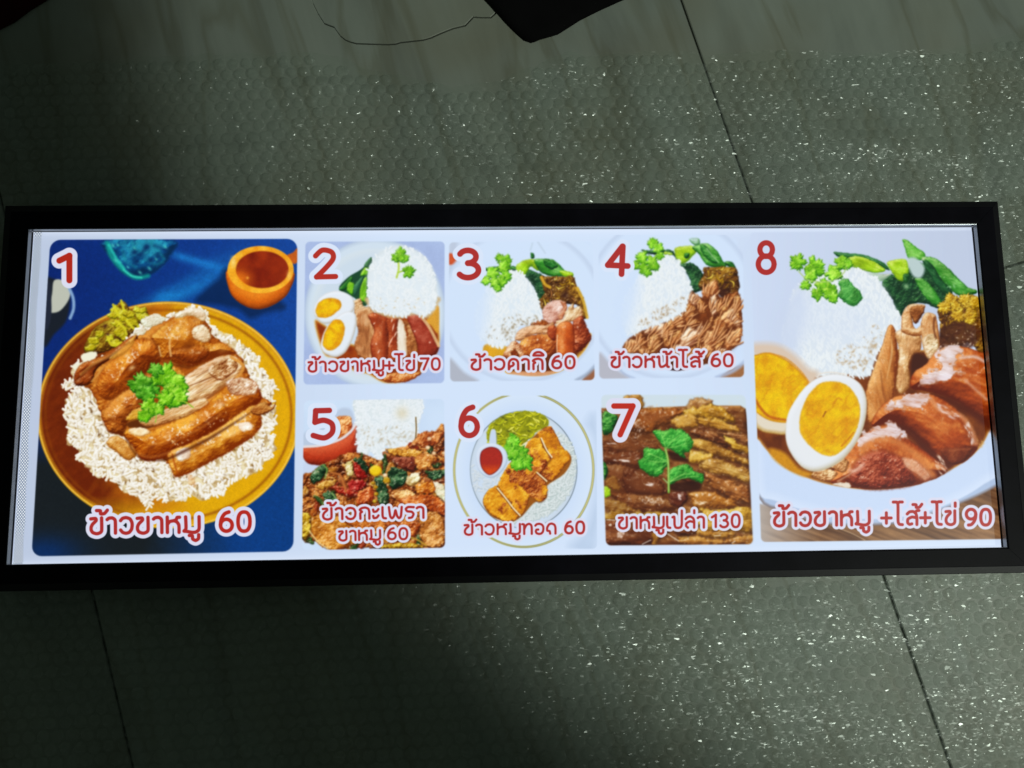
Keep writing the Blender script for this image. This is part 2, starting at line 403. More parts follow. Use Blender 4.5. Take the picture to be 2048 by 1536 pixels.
def card1():
    Q = rquad([(100.5, 479.5), (595, 477.5), (587, 1103), (63, 1113)], 21)
    clip_to(Q)
    def bg(X, Y, d):
        u = (X-60)/530; v = (Y-478)/630
        c = mixc((12, 34, 104), (16, 66, 150), u*.9+.25*fbm(X, Y, 90, 3, 2, -.5, 2))
        s = np.exp(-((Y-(640-(X-250)*.52))/26)**2)*np.clip((X-200)/100, 0, 1)*np.clip((500-X)/80, 0, 1)
        c = mixc(c, (24, 118, 192), s*.8*fbm(X, Y, 26, 3, 9, -.5, 2.5)*1.5)
        s2 = np.exp(-((Y-(505+(X-330)*.28))/9)**2)*np.clip((X-330)/30, 0, 1)*np.clip((470-X)/40, 0, 1)
        c = mixc(c, (26, 120, 200), s2*.8)
        lo = np.clip((Y-850)/80, 0, 1)
        c = mixc(c, mixc((24, 30, 34), (14, 60, 128), (X-300)/190+.12*fbm(X, Y, 20, 3, 4)), lo)
        cor = np.exp(-(((X-90)/70)**2+((Y-1105)/34)**2)); c = mixc(c, (14, 44, 92), cor*lo)
        c = c*(.93+.14*fbm(X, Y, 3, 2, 6))[..., None]
        return c
    fill(Q, bg, sm=False)
    z = Zm(60, 470, 3.7236); zb = Zm(60, 780, 3.7236)
    # tumbler
    blob(P_(z, "560,40 1070,40 1050,150 980,240 880,310 780,325 700,290 620,200"), ((8, 44, 84), (12, 74, 128), (34, 140, 170)), r=30, bump=(.5, 16), rag=(2, 8), soft=4, mott=1.2)
    for t_ in ("900,60 960,120 1000,180", "760,60 800,110 880,130", "860,180 930,220 990,200", "690,120 720,200 790,240"):
        stroke(P_(z, t_), 4, (24, 130, 150), 3, .6)
    for t_ in ("820,150 870,90", "930,80 1010,110"):
        stroke(P_(z, t_), 6, (8, 34, 84), 4, .6)
    stroke(P_(z, "575,60 600,150 660,230 730,290 800,320 880,305"), 8, (18, 150, 140), 3, .85)
    stroke(P_(z, "590,75 640,170 700,250"), 6, (40, 200, 180), 2, .8)
    stroke(P_(z, "700,260 760,305 830,318"), 4, (60, 214, 190), 1.5, .8)
    for x, y, r in ((620, 80, 5), (655, 75, 4), (780, 100, 4), (890, 250, 5), (730, 240, 4), (820, 280, 5), (640, 190, 5), (940, 180, 4), (1010, 90, 5)):
        q = z((x, y)); spot(q[0], q[1], r, (90, 220, 200), .6, .6, .8)
    for x, y, r in ((780, 130, 7), (870, 90, 8), (800, 200, 6), (900, 190, 7)):
        q = z((x, y)); spot(q[0], q[1], r, (6, 30, 80), .7)
    # spoon and dark bowl at the left
    fill(P_(z, "100,360 190,330 270,380 300,480 270,640 180,740 100,820"), (26, 32, 42), 3)
    fill(P_(z, "180,340 250,340 300,400 290,480 230,560 170,580 140,560 165,440"), (188, 192, 178), 1.6)
    stroke(P_(z, "295,400 322,470 325,550 300,620"), 6, (130, 165, 205), 1.6)
    fill(P_(z, "118,370 150,360 160,600 118,700"), (34, 40, 56), 1.5)
    # cup shadow, cup
    fill(P_(z, "1230,490 1400,330 1500,250 1900,520 1760,580 1640,620 1560,560 1400,520"), (8, 34, 74), 6, al=.8)
    blob(P_(z, "1475,250 1480,400 1540,490 1640,545 1740,548 1850,500 1930,420 1960,260 1700,200"), ((130, 48, 6), (214, 100, 14), (246, 156, 40)), r=26, bump=(.1, 8), L=(-.2, -.5), rag=(.4, 8))
    fill(P_(z, "1905,160 1960,130 1998,95 1998,190 1960,215"), (196, 92, 24), 1.5)
    fill([z(p) for p in ell(1718, 258, 246, 176)], lambda X, Y, d: mixc((232, 140, 10), (250, 196, 60), fbm(X, Y, 16, 2, 4)), 1)
    def cup(X, Y, d):
        x0, y0 = z((1560, 330)); g = np.exp(-(((X-x0)/22)**2+((Y-y0)/18)**2))
        return mixc(mixc((112, 22, 8), (166, 52, 12), fbm(X, Y, 24, 2, 3)), (224, 112, 20), g)
    fill([z(p) for p in ell(1730, 258, 196, 138)], cup, 1.4)
    q = z((1620, 320)); spot(q[0], q[1], 3, (250, 170, 60), .9)
    q = z((1515, 200)); spot(q[0], q[1], 6, (255, 224, 130), .8, 2)
    q = z((1930, 300)); spot(q[0], q[1], 5, (255, 214, 120), .6, 2)
    # plate
    def plate(X, Y, d):
        u = (X-76)/520; v = (Y-604)/450
        s = u+.12*(fbm(X, Y, 30, 3, 8, -.9, 2)-.5)*2-np.clip(v-.1, 0, 1)*.05
        c = mixc((104, 34, 10), (196, 112, 16), (s-.16)/.26)
        c = mixc(c, (224, 168, 12), (s-.42)/.2)
        c = mixc(c, (222, 166, 14), np.clip((v-.86)/.08, 0, 1)*.7)
        c = mixc(c, (150, 60, 12), np.clip(.33-u, 0, 1)*1.6*np.clip(fbm(X, Y, 14, 3, 3, -.7, 2.2)*2-.7, 0, 1))
        gr = np.exp(-((d-17)/3.2)**2); c = mixc(c, (150, 76, 10), gr*.7*np.clip(.4+u, 0, 1))
        rim = np.clip(1-d/11, 0, 1)**.6; c = mixc(c, mixc((206, 138, 30), (232, 172, 20), v), rim*.9)
        hl = np.exp(-((d-3)/1.7)**2); c = mixc(c, (248, 208, 84), hl*.75)
        return c
    fill(ell(337, 830, 263, 227, 0, 64), plate, 1.2)
    # pickled greens
    R = np.random.RandomState(5)
    blob(P_(z, "410,880 430,780 500,680 600,620 640,520 700,500 760,560 860,540 880,620 820,690 700,780 660,830 520,880"), ((54, 26, 8), (120, 84, 14), (188, 160, 40)), r=10, bump=(1.0, 8), rag=(3, 8), mott=.8)
    for x, y, s in ((640, 560, 60), (620, 600, 50), (700, 600, 60), (760, 650, 66), (740, 590, 50), (820, 600, 54), (800, 560, 40), (660, 660, 60), (690, 720, 60), (600, 770, 56), (640, 805, 50), (470, 790, 60), (450, 840, 50), (840, 560, 44), (700, 760, 46), (860, 620, 46), (520, 740, 46)):
        q = z((x, y)); blob([(q[0]+s/3.72*.75*math.cos(t)*(1+.25*R.randn()), q[1]+s/3.72*.6*math.sin(t)*(1+.25*R.randn())) for t in np.arange(8)*.785], PICK, r=5, bump=(.8, 4), rag=(1, 3))
    for x, y, s in ((700, 520, 4), (720, 720, 3), (560, 680, 5), (580, 740, 4)):
        q = z((x, y)); spot(q[0], q[1], s, (60, 20, 24) if y > 650 else (230, 225, 90), .8)
    for t_ in ("680,490 700,560", "620,520 660,600", "640,640 700,690 720,740", "580,760 610,820 680,800", "720,640 780,700 820,670"):
        stroke(P_(z, t_), 5, (214, 206, 40), 1, .9)
    # rice
    rice = P_(zb, "300,20 260,180 290,320 280,400 360,420 350,500 430,560 500,630 600,680 720,760 830,800 860,880 910,850 940,800 1050,830 1200,790 1300,820 1400,770 1430,790 1480,690 1620,640 1700,600 1760,520 1830,440 1800,330 1830,200 1800,60")+P_(z, "1830,1130 1760,1030 1700,980 1700,900 1620,850 1500,760 1350,680 1310,580 1220,540 1090,590 900,620 760,740 600,900 400,940 330,970 310,1060 230,1130 330,1160")
    fill(rice, lambda X, Y, d: mixc((150, 104, 44), (236, 224, 184), fbm(X, Y, 12, 3, 4)*1.5), 1.5, rag=(8, 13))
    grains(rice, 2600, 11, 4.6, ((255, 255, 252), (190, 164, 112)), seed=3)
    glints(rice, 420, 8, 2.2, (104, 62, 18), .85, 2.2)
    for pp in ("380,900 450,870 500,880 480,930 410,950", "320,970 400,950 400,1000 350,1020"):
        fill(P_(z, pp), (240, 238, 214), 1.4, rag=(1.5, 4))
    for pp in ("880,600 960,590 1010,640 900,690 820,650",  "780,720 860,690 860,740 800,770"):
        blob(P_(z, pp), ((180, 170, 130), (230, 226, 200), (250, 250, 240)), r=6, bump=(1, 3), rag=(2, 4))
    blob(P_(z, "350,1060 480,930 700,820 900,700 1100,600 1280,610 1380,760 1560,900 1640,1050 1720,1200 1800,1260 1600,1400 1300,1560 1120,1740 900,1600 700,1500 560,1420 500,1240 420,1130"), ((116, 46, 8), (176, 88, 20), (222, 146, 56)), r=40, bump=(.6, 20, -.5, 1.5), mott=.6, rag=(4, 9))
    # far shreds of meat on the left
    blob(P_(z, "340,1120 345,1000 430,940 560,900 760,750 800,790 640,900 500,1000 460,1100"), MEATD, r=12, bump=(.8, 10, -.7, 3), spec=.5)
    stroke(P_(z, "380,1040 480,960 640,880 760,800"), 6, (208, 138, 60), 1.2, .8)
    stroke(P_(z, "460,1090 560,980 620,930"), 4, (214, 150, 70), 1, .7)
    blob(P_(z, "500,1090 560,980 640,900 760,790 860,770 950,820 980,930 900,1000 800,1080 790,1180 620,1230 520,1200"), ((104, 36, 6), (182, 86, 16), (240, 160, 54)), r=60, bump=(.4, 34, -.6, 1.3), spec=.8, mott=.5, soft=2.6)
    blob(P_(z, "600,900 700,820 790,740 760,830 680,900 600,930"), ((176, 110, 30), (220, 160, 60), (240, 200, 120)), r=6, bump=(.6, 6, -.7, 3))
    blob(P_(z, "900,760 960,700 1080,610 1230,600 1320,680 1350,800 1440,800 1540,880 1430,900 1300,950 1180,980 1040,940 980,930 960,860 920,800"), ((116, 42, 6), (194, 106, 20), (244, 184, 84)), r=60, bump=(.4, 34, -.3, 1.3), spec=.9, mott=.6, soft=2.6)
    blob(P_(z, "1040,880 1180,830 1300,830 1330,900 1230,960 1120,930"), ((90, 28, 5), (150, 62, 12), (210, 120, 40)), r=18, bump=(.5, 8), soft=4, spec=.6, al=.85)
    blob(P_(z, "1100,580 1180,545 1270,550 1310,600 1290,640 1200,600 1090,620"), ((190, 160, 110), (236, 220, 190), (252, 246, 232)), r=8, bump=(.8, 5))
    blob(P_(z, "1210,700 1300,670 1350,760 1300,800 1220,770"), ((170, 120, 70), (226, 196, 150), (250, 240, 220)), r=6, bump=(1, 4), spec=.7)
    stroke(P_(z, "1050,740 1040,820 1050,900"), 4, (236, 190, 120), 1.5, .8)
    stroke(P_(z, "960,830 975,900"), 3, (240, 200, 130), 1.2, .8)
    blob(P_(z, "930,1000 1030,960 1130,1010 1160,1060 1060,1100 980,1060"), ((140, 60, 10), (206, 128, 30), (244, 190, 90)), r=14, bump=(.4, 8), spec=.5)
    blob(P_(z, "820,1060 900,1040 960,1100 900,1160 820,1140"), ((96, 30, 6), (168, 76, 20), (220, 140, 60)), r=10, bump=(.6, 6), spec=.5)
    # shredded middle
    blob(P_(z, "1130,1080 1250,990 1400,910 1520,900 1590,980 1560,1060 1420,1150 1330,1220 1180,1240 1100,1180"), ((160, 96, 44), (220, 176, 118), (252, 234, 204)), r=14, bump=(1.1, 6, -.5, 4), mott=.6)
    for k, t_ in enumerate(("1180,1090 1300,1020 1460,960", "1150,1140 1300,1080 1500,1000", "1200,1200 1360,1110 1520,1040", "1240,1060 1400,960 1500,930")):
        stroke(P_(z, t_), 3, (136, 72, 30) if k % 2 else (250, 226, 190), 1, .7, True)
    blob(P_(z, "1330,990 1440,920 1530,930 1540,1000 1440,1080 1360,1060"), ((120, 54, 18), (196, 140, 84), (248, 226, 190)), r=6, bump=(1.4, 5), mott=1.)
    stroke(P_(z, "1500,910 1590,985 1480,1130 1330,1240"), 6, (222, 150, 60), 1.2, .9)
    # lower pieces
    blob(P_(zb, "570,400 620,340 700,370 800,440 780,500 720,520 640,460"), ((140, 70, 14), (206, 134, 48), (244, 196, 120)), r=10, bump=(.5, 6), spec=.5)
    blob(P_(zb, "540,180 600,90 720,0 860,-20 900,100 860,200 740,230 700,330 600,320 560,270"), ((96, 34, 6), (176, 88, 22), (228, 150, 60)), r=40, soft=2.4, bump=(.6, 9), spec=.8, mott=.5)
    blob(P_(zb, "760,160 870,110 960,110 900,190 720,230"), ((150, 90, 20), (220, 168, 50), (246, 214, 120)), r=7, bump=(.6, 5, -.4, 3))
    fill(P_(zb, "720,250 860,200 1050,150 1250,120 1260,170 1000,250 800,300"), (96, 44, 14), 2)
    blob(P_(zb, "820,220 980,150 1180,100 1300,60 1330,120 1180,190 1000,250 860,270"), ((150, 84, 34), (214, 160, 96), (250, 226, 186)), r=8, bump=(1.0, 5, -.35, 4))
    blob(P_(zb, "700,330 760,280 900,300 1050,240 1180,190 1300,120 1400,30 1480,-40 1650,-60 1730,60 1640,150 1480,240 1300,350 1180,430 1060,490 900,530 820,510 780,440"), ((112, 34, 4), (186, 90, 12), (240, 166, 54)), r=46, bump=(.5, 16, -.4, 2), spec=1.0, sthr=.56, mott=.6, soft=2)
    blob(P_(zb, "760,285 860,285 900,320 830,345 740,320"), ((196, 140, 80), (240, 206, 150), (254, 240, 212)), r=5, bump=(.3, 5))
    blob(P_(zb, "1460,-60 1560,-90 1680,-60 1690,20 1600,40 1500,30"), ((160, 90, 50), (226, 190, 150), (254, 246, 236)), r=8, bump=(1.4, 3, -.8, 2), spec=1, mott=1.2)
    stroke(P_(zb, "1400,80 1470,150 1450,230"), 3, (130, 52, 10), 2.5, .6)
    blob(P_(zb, "1030,470 1180,400 1380,300 1540,190 1680,110 1730,240 1670,340 1540,430 1360,530 1110,650 1050,590"), ((130, 48, 6), (204, 120, 24), (246, 190, 90)), r=30, soft=1.8, bump=(.5, 8, -.4, 2), spec=.9, mott=.7)
    blob(P_(zb, "1090,460 1180,430 1190,500 1110,530"), ((190, 150, 110), (240, 226, 206), (255, 250, 244)), r=5, bump=(.9, 3), rag=(2, 4))
    blob(P_(zb, "1550,250 1640,240 1660,290 1580,310"), ((210, 160, 110), (246, 226, 200), (255, 250, 244)), r=5, bump=(.9, 3), rag=(2, 4))
    stroke(P_(zb, "1060,480 1080,560 1100,620"), 4, (176, 78, 16), 1.5, .8)
    for t_ in ("880,420 1050,380 1240,300 1420,180", "800,470 900,500 1060,460"):
        stroke(P_(zb, t_), 5, (226, 146, 60), 3, .4)
    glints(P_(zb, "900,350 1450,120 1500,200 1100,430"), 60, 21, 1.5, (255, 226, 170))
    for p in ("1180,640 1230,660 1240,720 1190,700", "1000,330 1040,310 1060,350 1010,370", "1180,240 1230,220 1240,260 1190,280", "1380,90 1420,70 1430,120 1390,140"):
        blob(P_(zb if p[0:2] != '11' or 'x' in p else zb, p), ((190, 110, 40), (230, 170, 100), (252, 226, 180)), r=4, bump=(1.4, 3), rag=(4, 5), soft=2, al=.6, mott=1.)
    for t_ in ("330,1110 420,1010 560,930 740,800", "880,1000 820,1090 800,1190", "980,940 1060,960 1180,985 1300,955"):
        stroke(P_(z, t_), 5, (74, 24, 6), 3, .6, True)
    stroke(P_(zb, "820,520 1000,520 1160,450 1320,370 1500,260 1640,170"), 7, (80, 26, 6), 2.6, .75, True)
    stroke(P_(zb, "700,330 760,440 820,510"), 5, (80, 28, 8), 2.4, .6, True)
    blob(P_(zb, "1640,150 1740,90 1800,130 1830,85 1810,150 1700,190"), ((90, 36, 8), (170, 96, 34), (230, 170, 90)), r=5, bump=(.8, 4))
    # wet sheen lying on the skin
    for x, y, r_, a_, c_ in ((700, 850, 15, .5, (238, 160, 60)), (880, 820, 12, .45, (244, 180, 90)), (1150, 700, 18, .5, (246, 184, 84)), (1240, 640, 12, .4, (250, 206, 130)), (1450, 840, 14, .45, (240, 170, 70)), (620, 1020, 12, .3, (214, 120, 40)), (760, 990, 7, .7, (250, 214, 150)), (720, 900, 5, .7, (252, 226, 180)), (1270, 740, 8, .7, (252, 230, 196)), (1180, 830, 14, .5, (96, 34, 8)), (950, 900, 9, .5, (104, 40, 10)), (560, 1130, 16, .4, (110, 36, 8))):
        q = z((x, y)); spot(q[0], q[1], r_, c_, a_, .6, -.5)
    for x, y, r_, a_, c_ in ((1000, 330, 14, .45, (240, 156, 60)), (1300, 190, 15, .5, (244, 172, 80)), (1420, 110, 8, .7, (252, 220, 170)), (1150, 280, 7, .6, (250, 206, 140)), (900, 440, 14, .5, (112, 36, 8)), (1560, 60, 14, .4, (214, 120, 46)), (1500, 330, 9, .6, (250, 210, 140)), (1230, 440, 10, .4, (150, 70, 14)), (680, 160, 10, .5, (220, 130, 50)), (600, 220, 10, .5, (110, 40, 10))):
        q = zb((x, y)); spot(q[0], q[1], r_, c_, a_, .55, -.5)
    # coriander
    for i, (x, y, s, r) in enumerate(((900, 1145, 80, 2.6), (1000, 1060, 105, -1.2), (940, 1010, 60, -2.2), (1075, 1120, 95, .2), (830, 1120, 92, 3.3), (1060, 1190, 100, .6), (870, 1180, 70, 2.9))):
        q = z((x, y)); leaf(q[0], q[1], s/3.72, r, GRN if i % 2 else ((22, 84, 14), (72, 156, 26), (150, 214, 80)), seed=i+2)
    for i, (x, y, s, r) in enumerate(((900, 130, 78, 2.2), (860, 190, 56, 2.6), (960, 140, 50, .9), (1080, 50, 90, .2), (1010, 60, 70, 1.))):
        q = zb((x, y)); leaf(q[0], q[1], s/3.72, r, GRN, seed=i+12)
    stroke(P_(zb, "1100,80 1160,90 1215,130"), 2.5, (150, 190, 50), .8)
    stroke(P_(zb, "940,140 940,200 935,240"), 2, (150, 200, 60), .8)
    soften(60, 474, 600, 1118, 1.4)
    text('1', (119, 560), (139, 560), 41, 10.5, 10, lean=0, red=(176, 40, 28))
    zt = Zm(150, 1000, 5.535)
    text('ข้าวขาหมู', zt((178, 366)), zt((1376, 352)), 29.5, 7.2, 7.2)
    text('60', zt((1612, 338)), zt((1938, 338)), 31, 7.8, 7.4, red=(180, 42, 34), dh=.98)
    clip_to(None)

def ricemound(P, n, seed, ang=1.3, spread=1.6, shade_=True, tint=(214, 228, 236), ln=8):
    fill(P, lambda X, Y, d: mixc((206, 216, 218), tint, np.clip(d/14, 0, 1)*.7+.5*fbm(X, Y, 9, 3, seed)), 1.5, rag=(2.2, 6))
    grains(P, n, ln, 3.0, ((244, 249, 252), (196, 206, 208)), ang=ang, spread=spread, seed=seed)
    A = np.array(P); y0, y1 = A[:, 1].min(), A[:, 1].max()
    fill(P, lambda X, Y, d: mixc((226, 236, 244), (236, 242, 244), fbm(X, Y, 8, 3, seed+2, 1.4, 2.4)), 6, al=.62)

def card2():
    z = Zm(600, 475, 5.12)
    Q = rquad([z((55, 42)), z((1482, 40)), z((1478, 1492)), z((35, 1508))], 9)
    clip_to(Q)
    fill(Q, lambda X, Y, d: mixc((160, 178, 220), (176, 196, 234), fbm(X, Y, 40, 2, 3)), sm=False)
    fill([z(p) for p in ell(770, 780, 725, 770)], lambda X, Y, d: mixc((182, 200, 222), (208, 224, 238), np.clip(d/10, 0, 1)), 3)
    fill([z(p) for p in ell(760, 790, 640, 670)], lambda X, Y, d: mixc((214, 226, 234), (204, 220, 234), np.clip(d/16, 0, 1)), 4)
    # sauce
    fill(P_(z, "150,860 260,900 560,1100 700,800 1250,800 1410,690 1420,880 1425,1100 1330,1300 1150,1440 980,1490 840,1480 700,1400 560,1370 350,1240 240,1180"), lambda X, Y, d: mixc((216, 160, 60), mixc((120, 34, 8), (176, 76, 14), fbm(X, Y, 14, 3, 4)), d/6), 2.4)
    fill(P_(z, "1290,860 1400,700 1425,820 1410,980 1340,900"), (218, 158, 50), 2)
    # greens
    fill(P_(z, "400,530 490,410 620,330 700,250 725,205 745,240 700,320 700,650 640,700 560,620"), (24, 70, 44), 1.2)
    for p, c in (("400,530 470,450 520,400 545,430 500,500 450,545", GRD), ("620,390 660,310 700,300 700,380", GRN), ("610,630 620,500 650,425 690,420 685,640 650,660", GRN), ("480,540 500,460 550,470 560,540 530,590", GRN), ("660,280 725,205 740,245 690,310", ((20, 60, 40), (50, 100, 60), (90, 150, 90))), ("550,500 640,400 640,460 560,600", ((14, 60, 40), (40, 100, 70), (90, 150, 100)))):
        blob(P_(z, p), c, r=5, bump=(.4, 6, -1.1, 3), rag=(.8, 4))
    # meat slices
    blob(P_(z, "540,680 560,640 620,630 650,700 720,720 700,800 580,800"), PALE, r=8, bump=(.9, 5), mott=.7)
    blob(P_(z, "560,800 640,720 720,720 760,780 780,900 760,1240 620,1240 560,1100 600,960"), ((110, 52, 20), (190, 124, 70), (240, 204, 156)), r=8, bump=(1.0, 7, 1.45, 4), mott=.6)
    blob(P_(z, "700,790 800,770 900,830 910,950 890,1280 760,1280 720,1100 760,960 720,860"), MEATR, r=15, bump=(.3, 12, 1.5, 3), spec=.7, rag=(.8, 6))
    blob(P_(z, "880,820 940,800 1010,830 1000,1000 1010,1260 900,1260 905,1000"), MEATR, r=11, bump=(.3, 12, 1.5, 3), spec=.3)
    for t_ in ("965,880 945,960", "960,1010 930,1060 905,1120", "990,960 965,1020", "770,870 750,890", "815,1150 795,1190", "945,830 935,870"):
        stroke(P_(z, t_), 2.6, (250, 220, 200), .8, .85, True)
    blob(P_(z, "1005,850 1060,870 1090,980 1100,1180 1050,1220 1000,1160"), ((190, 150, 100), (232, 218, 196), (248, 244, 236)), r=7, bump=(.4, 6, 1.4, 3))
    blob(P_(z, "1060,850 1140,900 1190,1040 1200,1170 1120,1200 1090,1080 1100,980"), ((120, 60, 20), (184, 112, 56), (232, 186, 130)), r=6, bump=(1, 5), mott=.8)
    blob(P_(z, "1090,800 1160,780 1260,830 1330,930 1400,1080 1425,1130 1380,1210 1280,1240 1220,1200 1190,1060"), ((90, 20, 10), (156, 50, 30), (206, 110, 84)), r=18, bump=(.15, 10), rag=(.6, 5), spec=.1)
    stroke(P_(z, "1250,820 1330,930 1420,1110"), 6, (226, 184, 130), 1.2, .9)
    for x, y in ((1175, 960), (1330, 1075), (780, 1090)):
        q = z((x, y)); spot(q[0], q[1], 2, (255, 220, 200), .9)
    blob(P_(z, "880,1400 1100,1380 1240,1390 1120,1470 980,1490 860,1470"), ((110, 36, 8), (186, 90, 30), (236, 168, 90)), r=9, bump=(1, 7), spec=.7, mott=.7)
    # rice
    fill(P_(z, "700,700 820,790 1000,830 1180,790 1300,830 1400,700 1380,600 720,600"), (200, 170, 118), 3)
    ricemound(P_(z, "690,480 700,340 760,220 860,130 990,90 1100,100 1230,160 1330,280 1390,440 1400,620 1370,740 1260,800 1150,770 1060,810 930,790 820,760 720,700"), 420, 4, 1.2, 2.2, tint=(216, 230, 240))
    glints([z(p) for p in ((720, 720), (1000, 760), (1360, 700), (1300, 600), (760, 600))], 26, 4, 2, (206, 176, 120), .5)
    # eggs
    egg(z, "150,700 220,600 340,550 450,560 540,620 560,720 500,800 380,860 250,885 170,830 140,770", "165,720 200,660 300,620 400,640 425,700 380,760 300,815 200,820 165,780")
    egg(z, "215,1080 260,940 360,830 470,760 560,780 580,880 540,1040 470,1170 380,1225 280,1205 225,1150", "235,1060 270,940 340,850 410,845 455,900 450,1000 400,1110 310,1160 245,1120")
    # coriander
    stroke(P_(z, "1010,260 1010,330 990,410"), 4, (190, 214, 90), 1)
    stroke(P_(z, "1005,360 1060,340"), 3, (170, 204, 70), 1)
    for i, (x, y, s, r) in enumerate(((1030, 160, 58, -1.57), (985, 210, 48, -2.4), (1075, 215, 44, -.6), (1030, 215, 50, -1.4), (1110, 350, 66, -.2))):
        q = z((x, y)); leaf(q[0], q[1], s/5.12, r, GRN, seed=i+20)
    soften(604, 478, 895, 775, 1.5)
    text('2', z((165, 405)), z((365, 400)), 43, 9, 9.5, red=(178, 46, 36), out=(216, 229, 249))
    text('ข้าวขาหมู+ไข่', z((90, 1370)), z((1172, 1355)), 18.5, 5.2, 5.0)
    text('70', z((1238, 1350)), z((1430, 1350)), 18, 5.2, 5.0)
    clip_to(None)

def egg(z, w, y, mott=.8, seed=3):
    blob(P_(z, w), ((190, 186, 176), (226, 234, 242), (238, 244, 252)), r=8, bump=(.02, 10), rag=(.4, 8), edge=.35)
    def yk(X, Y, d):
        n = fbm(X, Y, 14, 4, seed); t = fbm(X, Y, 22, 3, seed+4, .9, 2)
        c = mixc((212, 118, 12), (240, 196, 14), n*1.3-.05+d/40)
        c = mixc(c, (196, 92, 12), np.clip((t-.58)*5, 0, 1)*.7)
        return mixc((206, 140, 20), c, d/2)
    fill(P_(z, y), yk, 1.3, rag=(.8, 5))

def greens(z, dark, pcs):
    for p in dark: blob(P_(z, p), ((6, 30, 20), (18, 60, 34), (60, 120, 60)), r=8, bump=(.9, 7), rag=(2, 5), mott=.5, spec=.35)
    for p, c in pcs: blob(P_(z, p), c, r=8, bump=(.5, 7, .5, 2.5), rag=(1, 5), mott=.4, spec=.35)
LIM = ((90, 140, 10), (160, 206, 20), (214, 238, 110))
MID = ((10, 66, 18), (52, 138, 36), (150, 206, 110))

def mustard(z, P, seeds, dark=True):
    P = P_(z, P)
    blob(P, ((44, 20, 8), (112, 66, 14), (180, 130, 36)), r=10, bump=(1.1, 7), rag=(2, 5), mott=.8, spec=.6)
    R = np.random.RandomState(seeds); A = np.array(P); x0, y0 = A.min(0); x1, y1 = A.max(0)
    for k in range(26):
        x, y = R.uniform(x0, x1), R.uniform(y0, y1)
        if sdist(A.astype(np.float32), np.array([[x]], np.float32), np.array([[y]], np.float32))[0, 0] < 3: continue
        a = R.uniform(0, 3.1); l = R.uniform(4, 11)
        q = [(x-l*math.cos(a), y-l*math.sin(a)), (x+2*R.randn(), y+2*R.randn()), (x+l*math.cos(a+.5), y+l*math.sin(a+.5))]
        up = (y-y0)/(y1-y0)
        c = MUST if (R.rand() > up*.9 or not dark) else ((50, 20, 10), (100, 50, 16), (170, 110, 50))
        stroke(q, R.uniform(3, 6), c[0], .8, .6)
        stroke([(a_-.4, b_-.8) for a_, b_ in q], R.uniform(2, 4), c[1] if R.rand() < .6 else c[2], .9, .9, True)
    glints(P, 22, seeds+4, 1.2, (252, 240, 190))

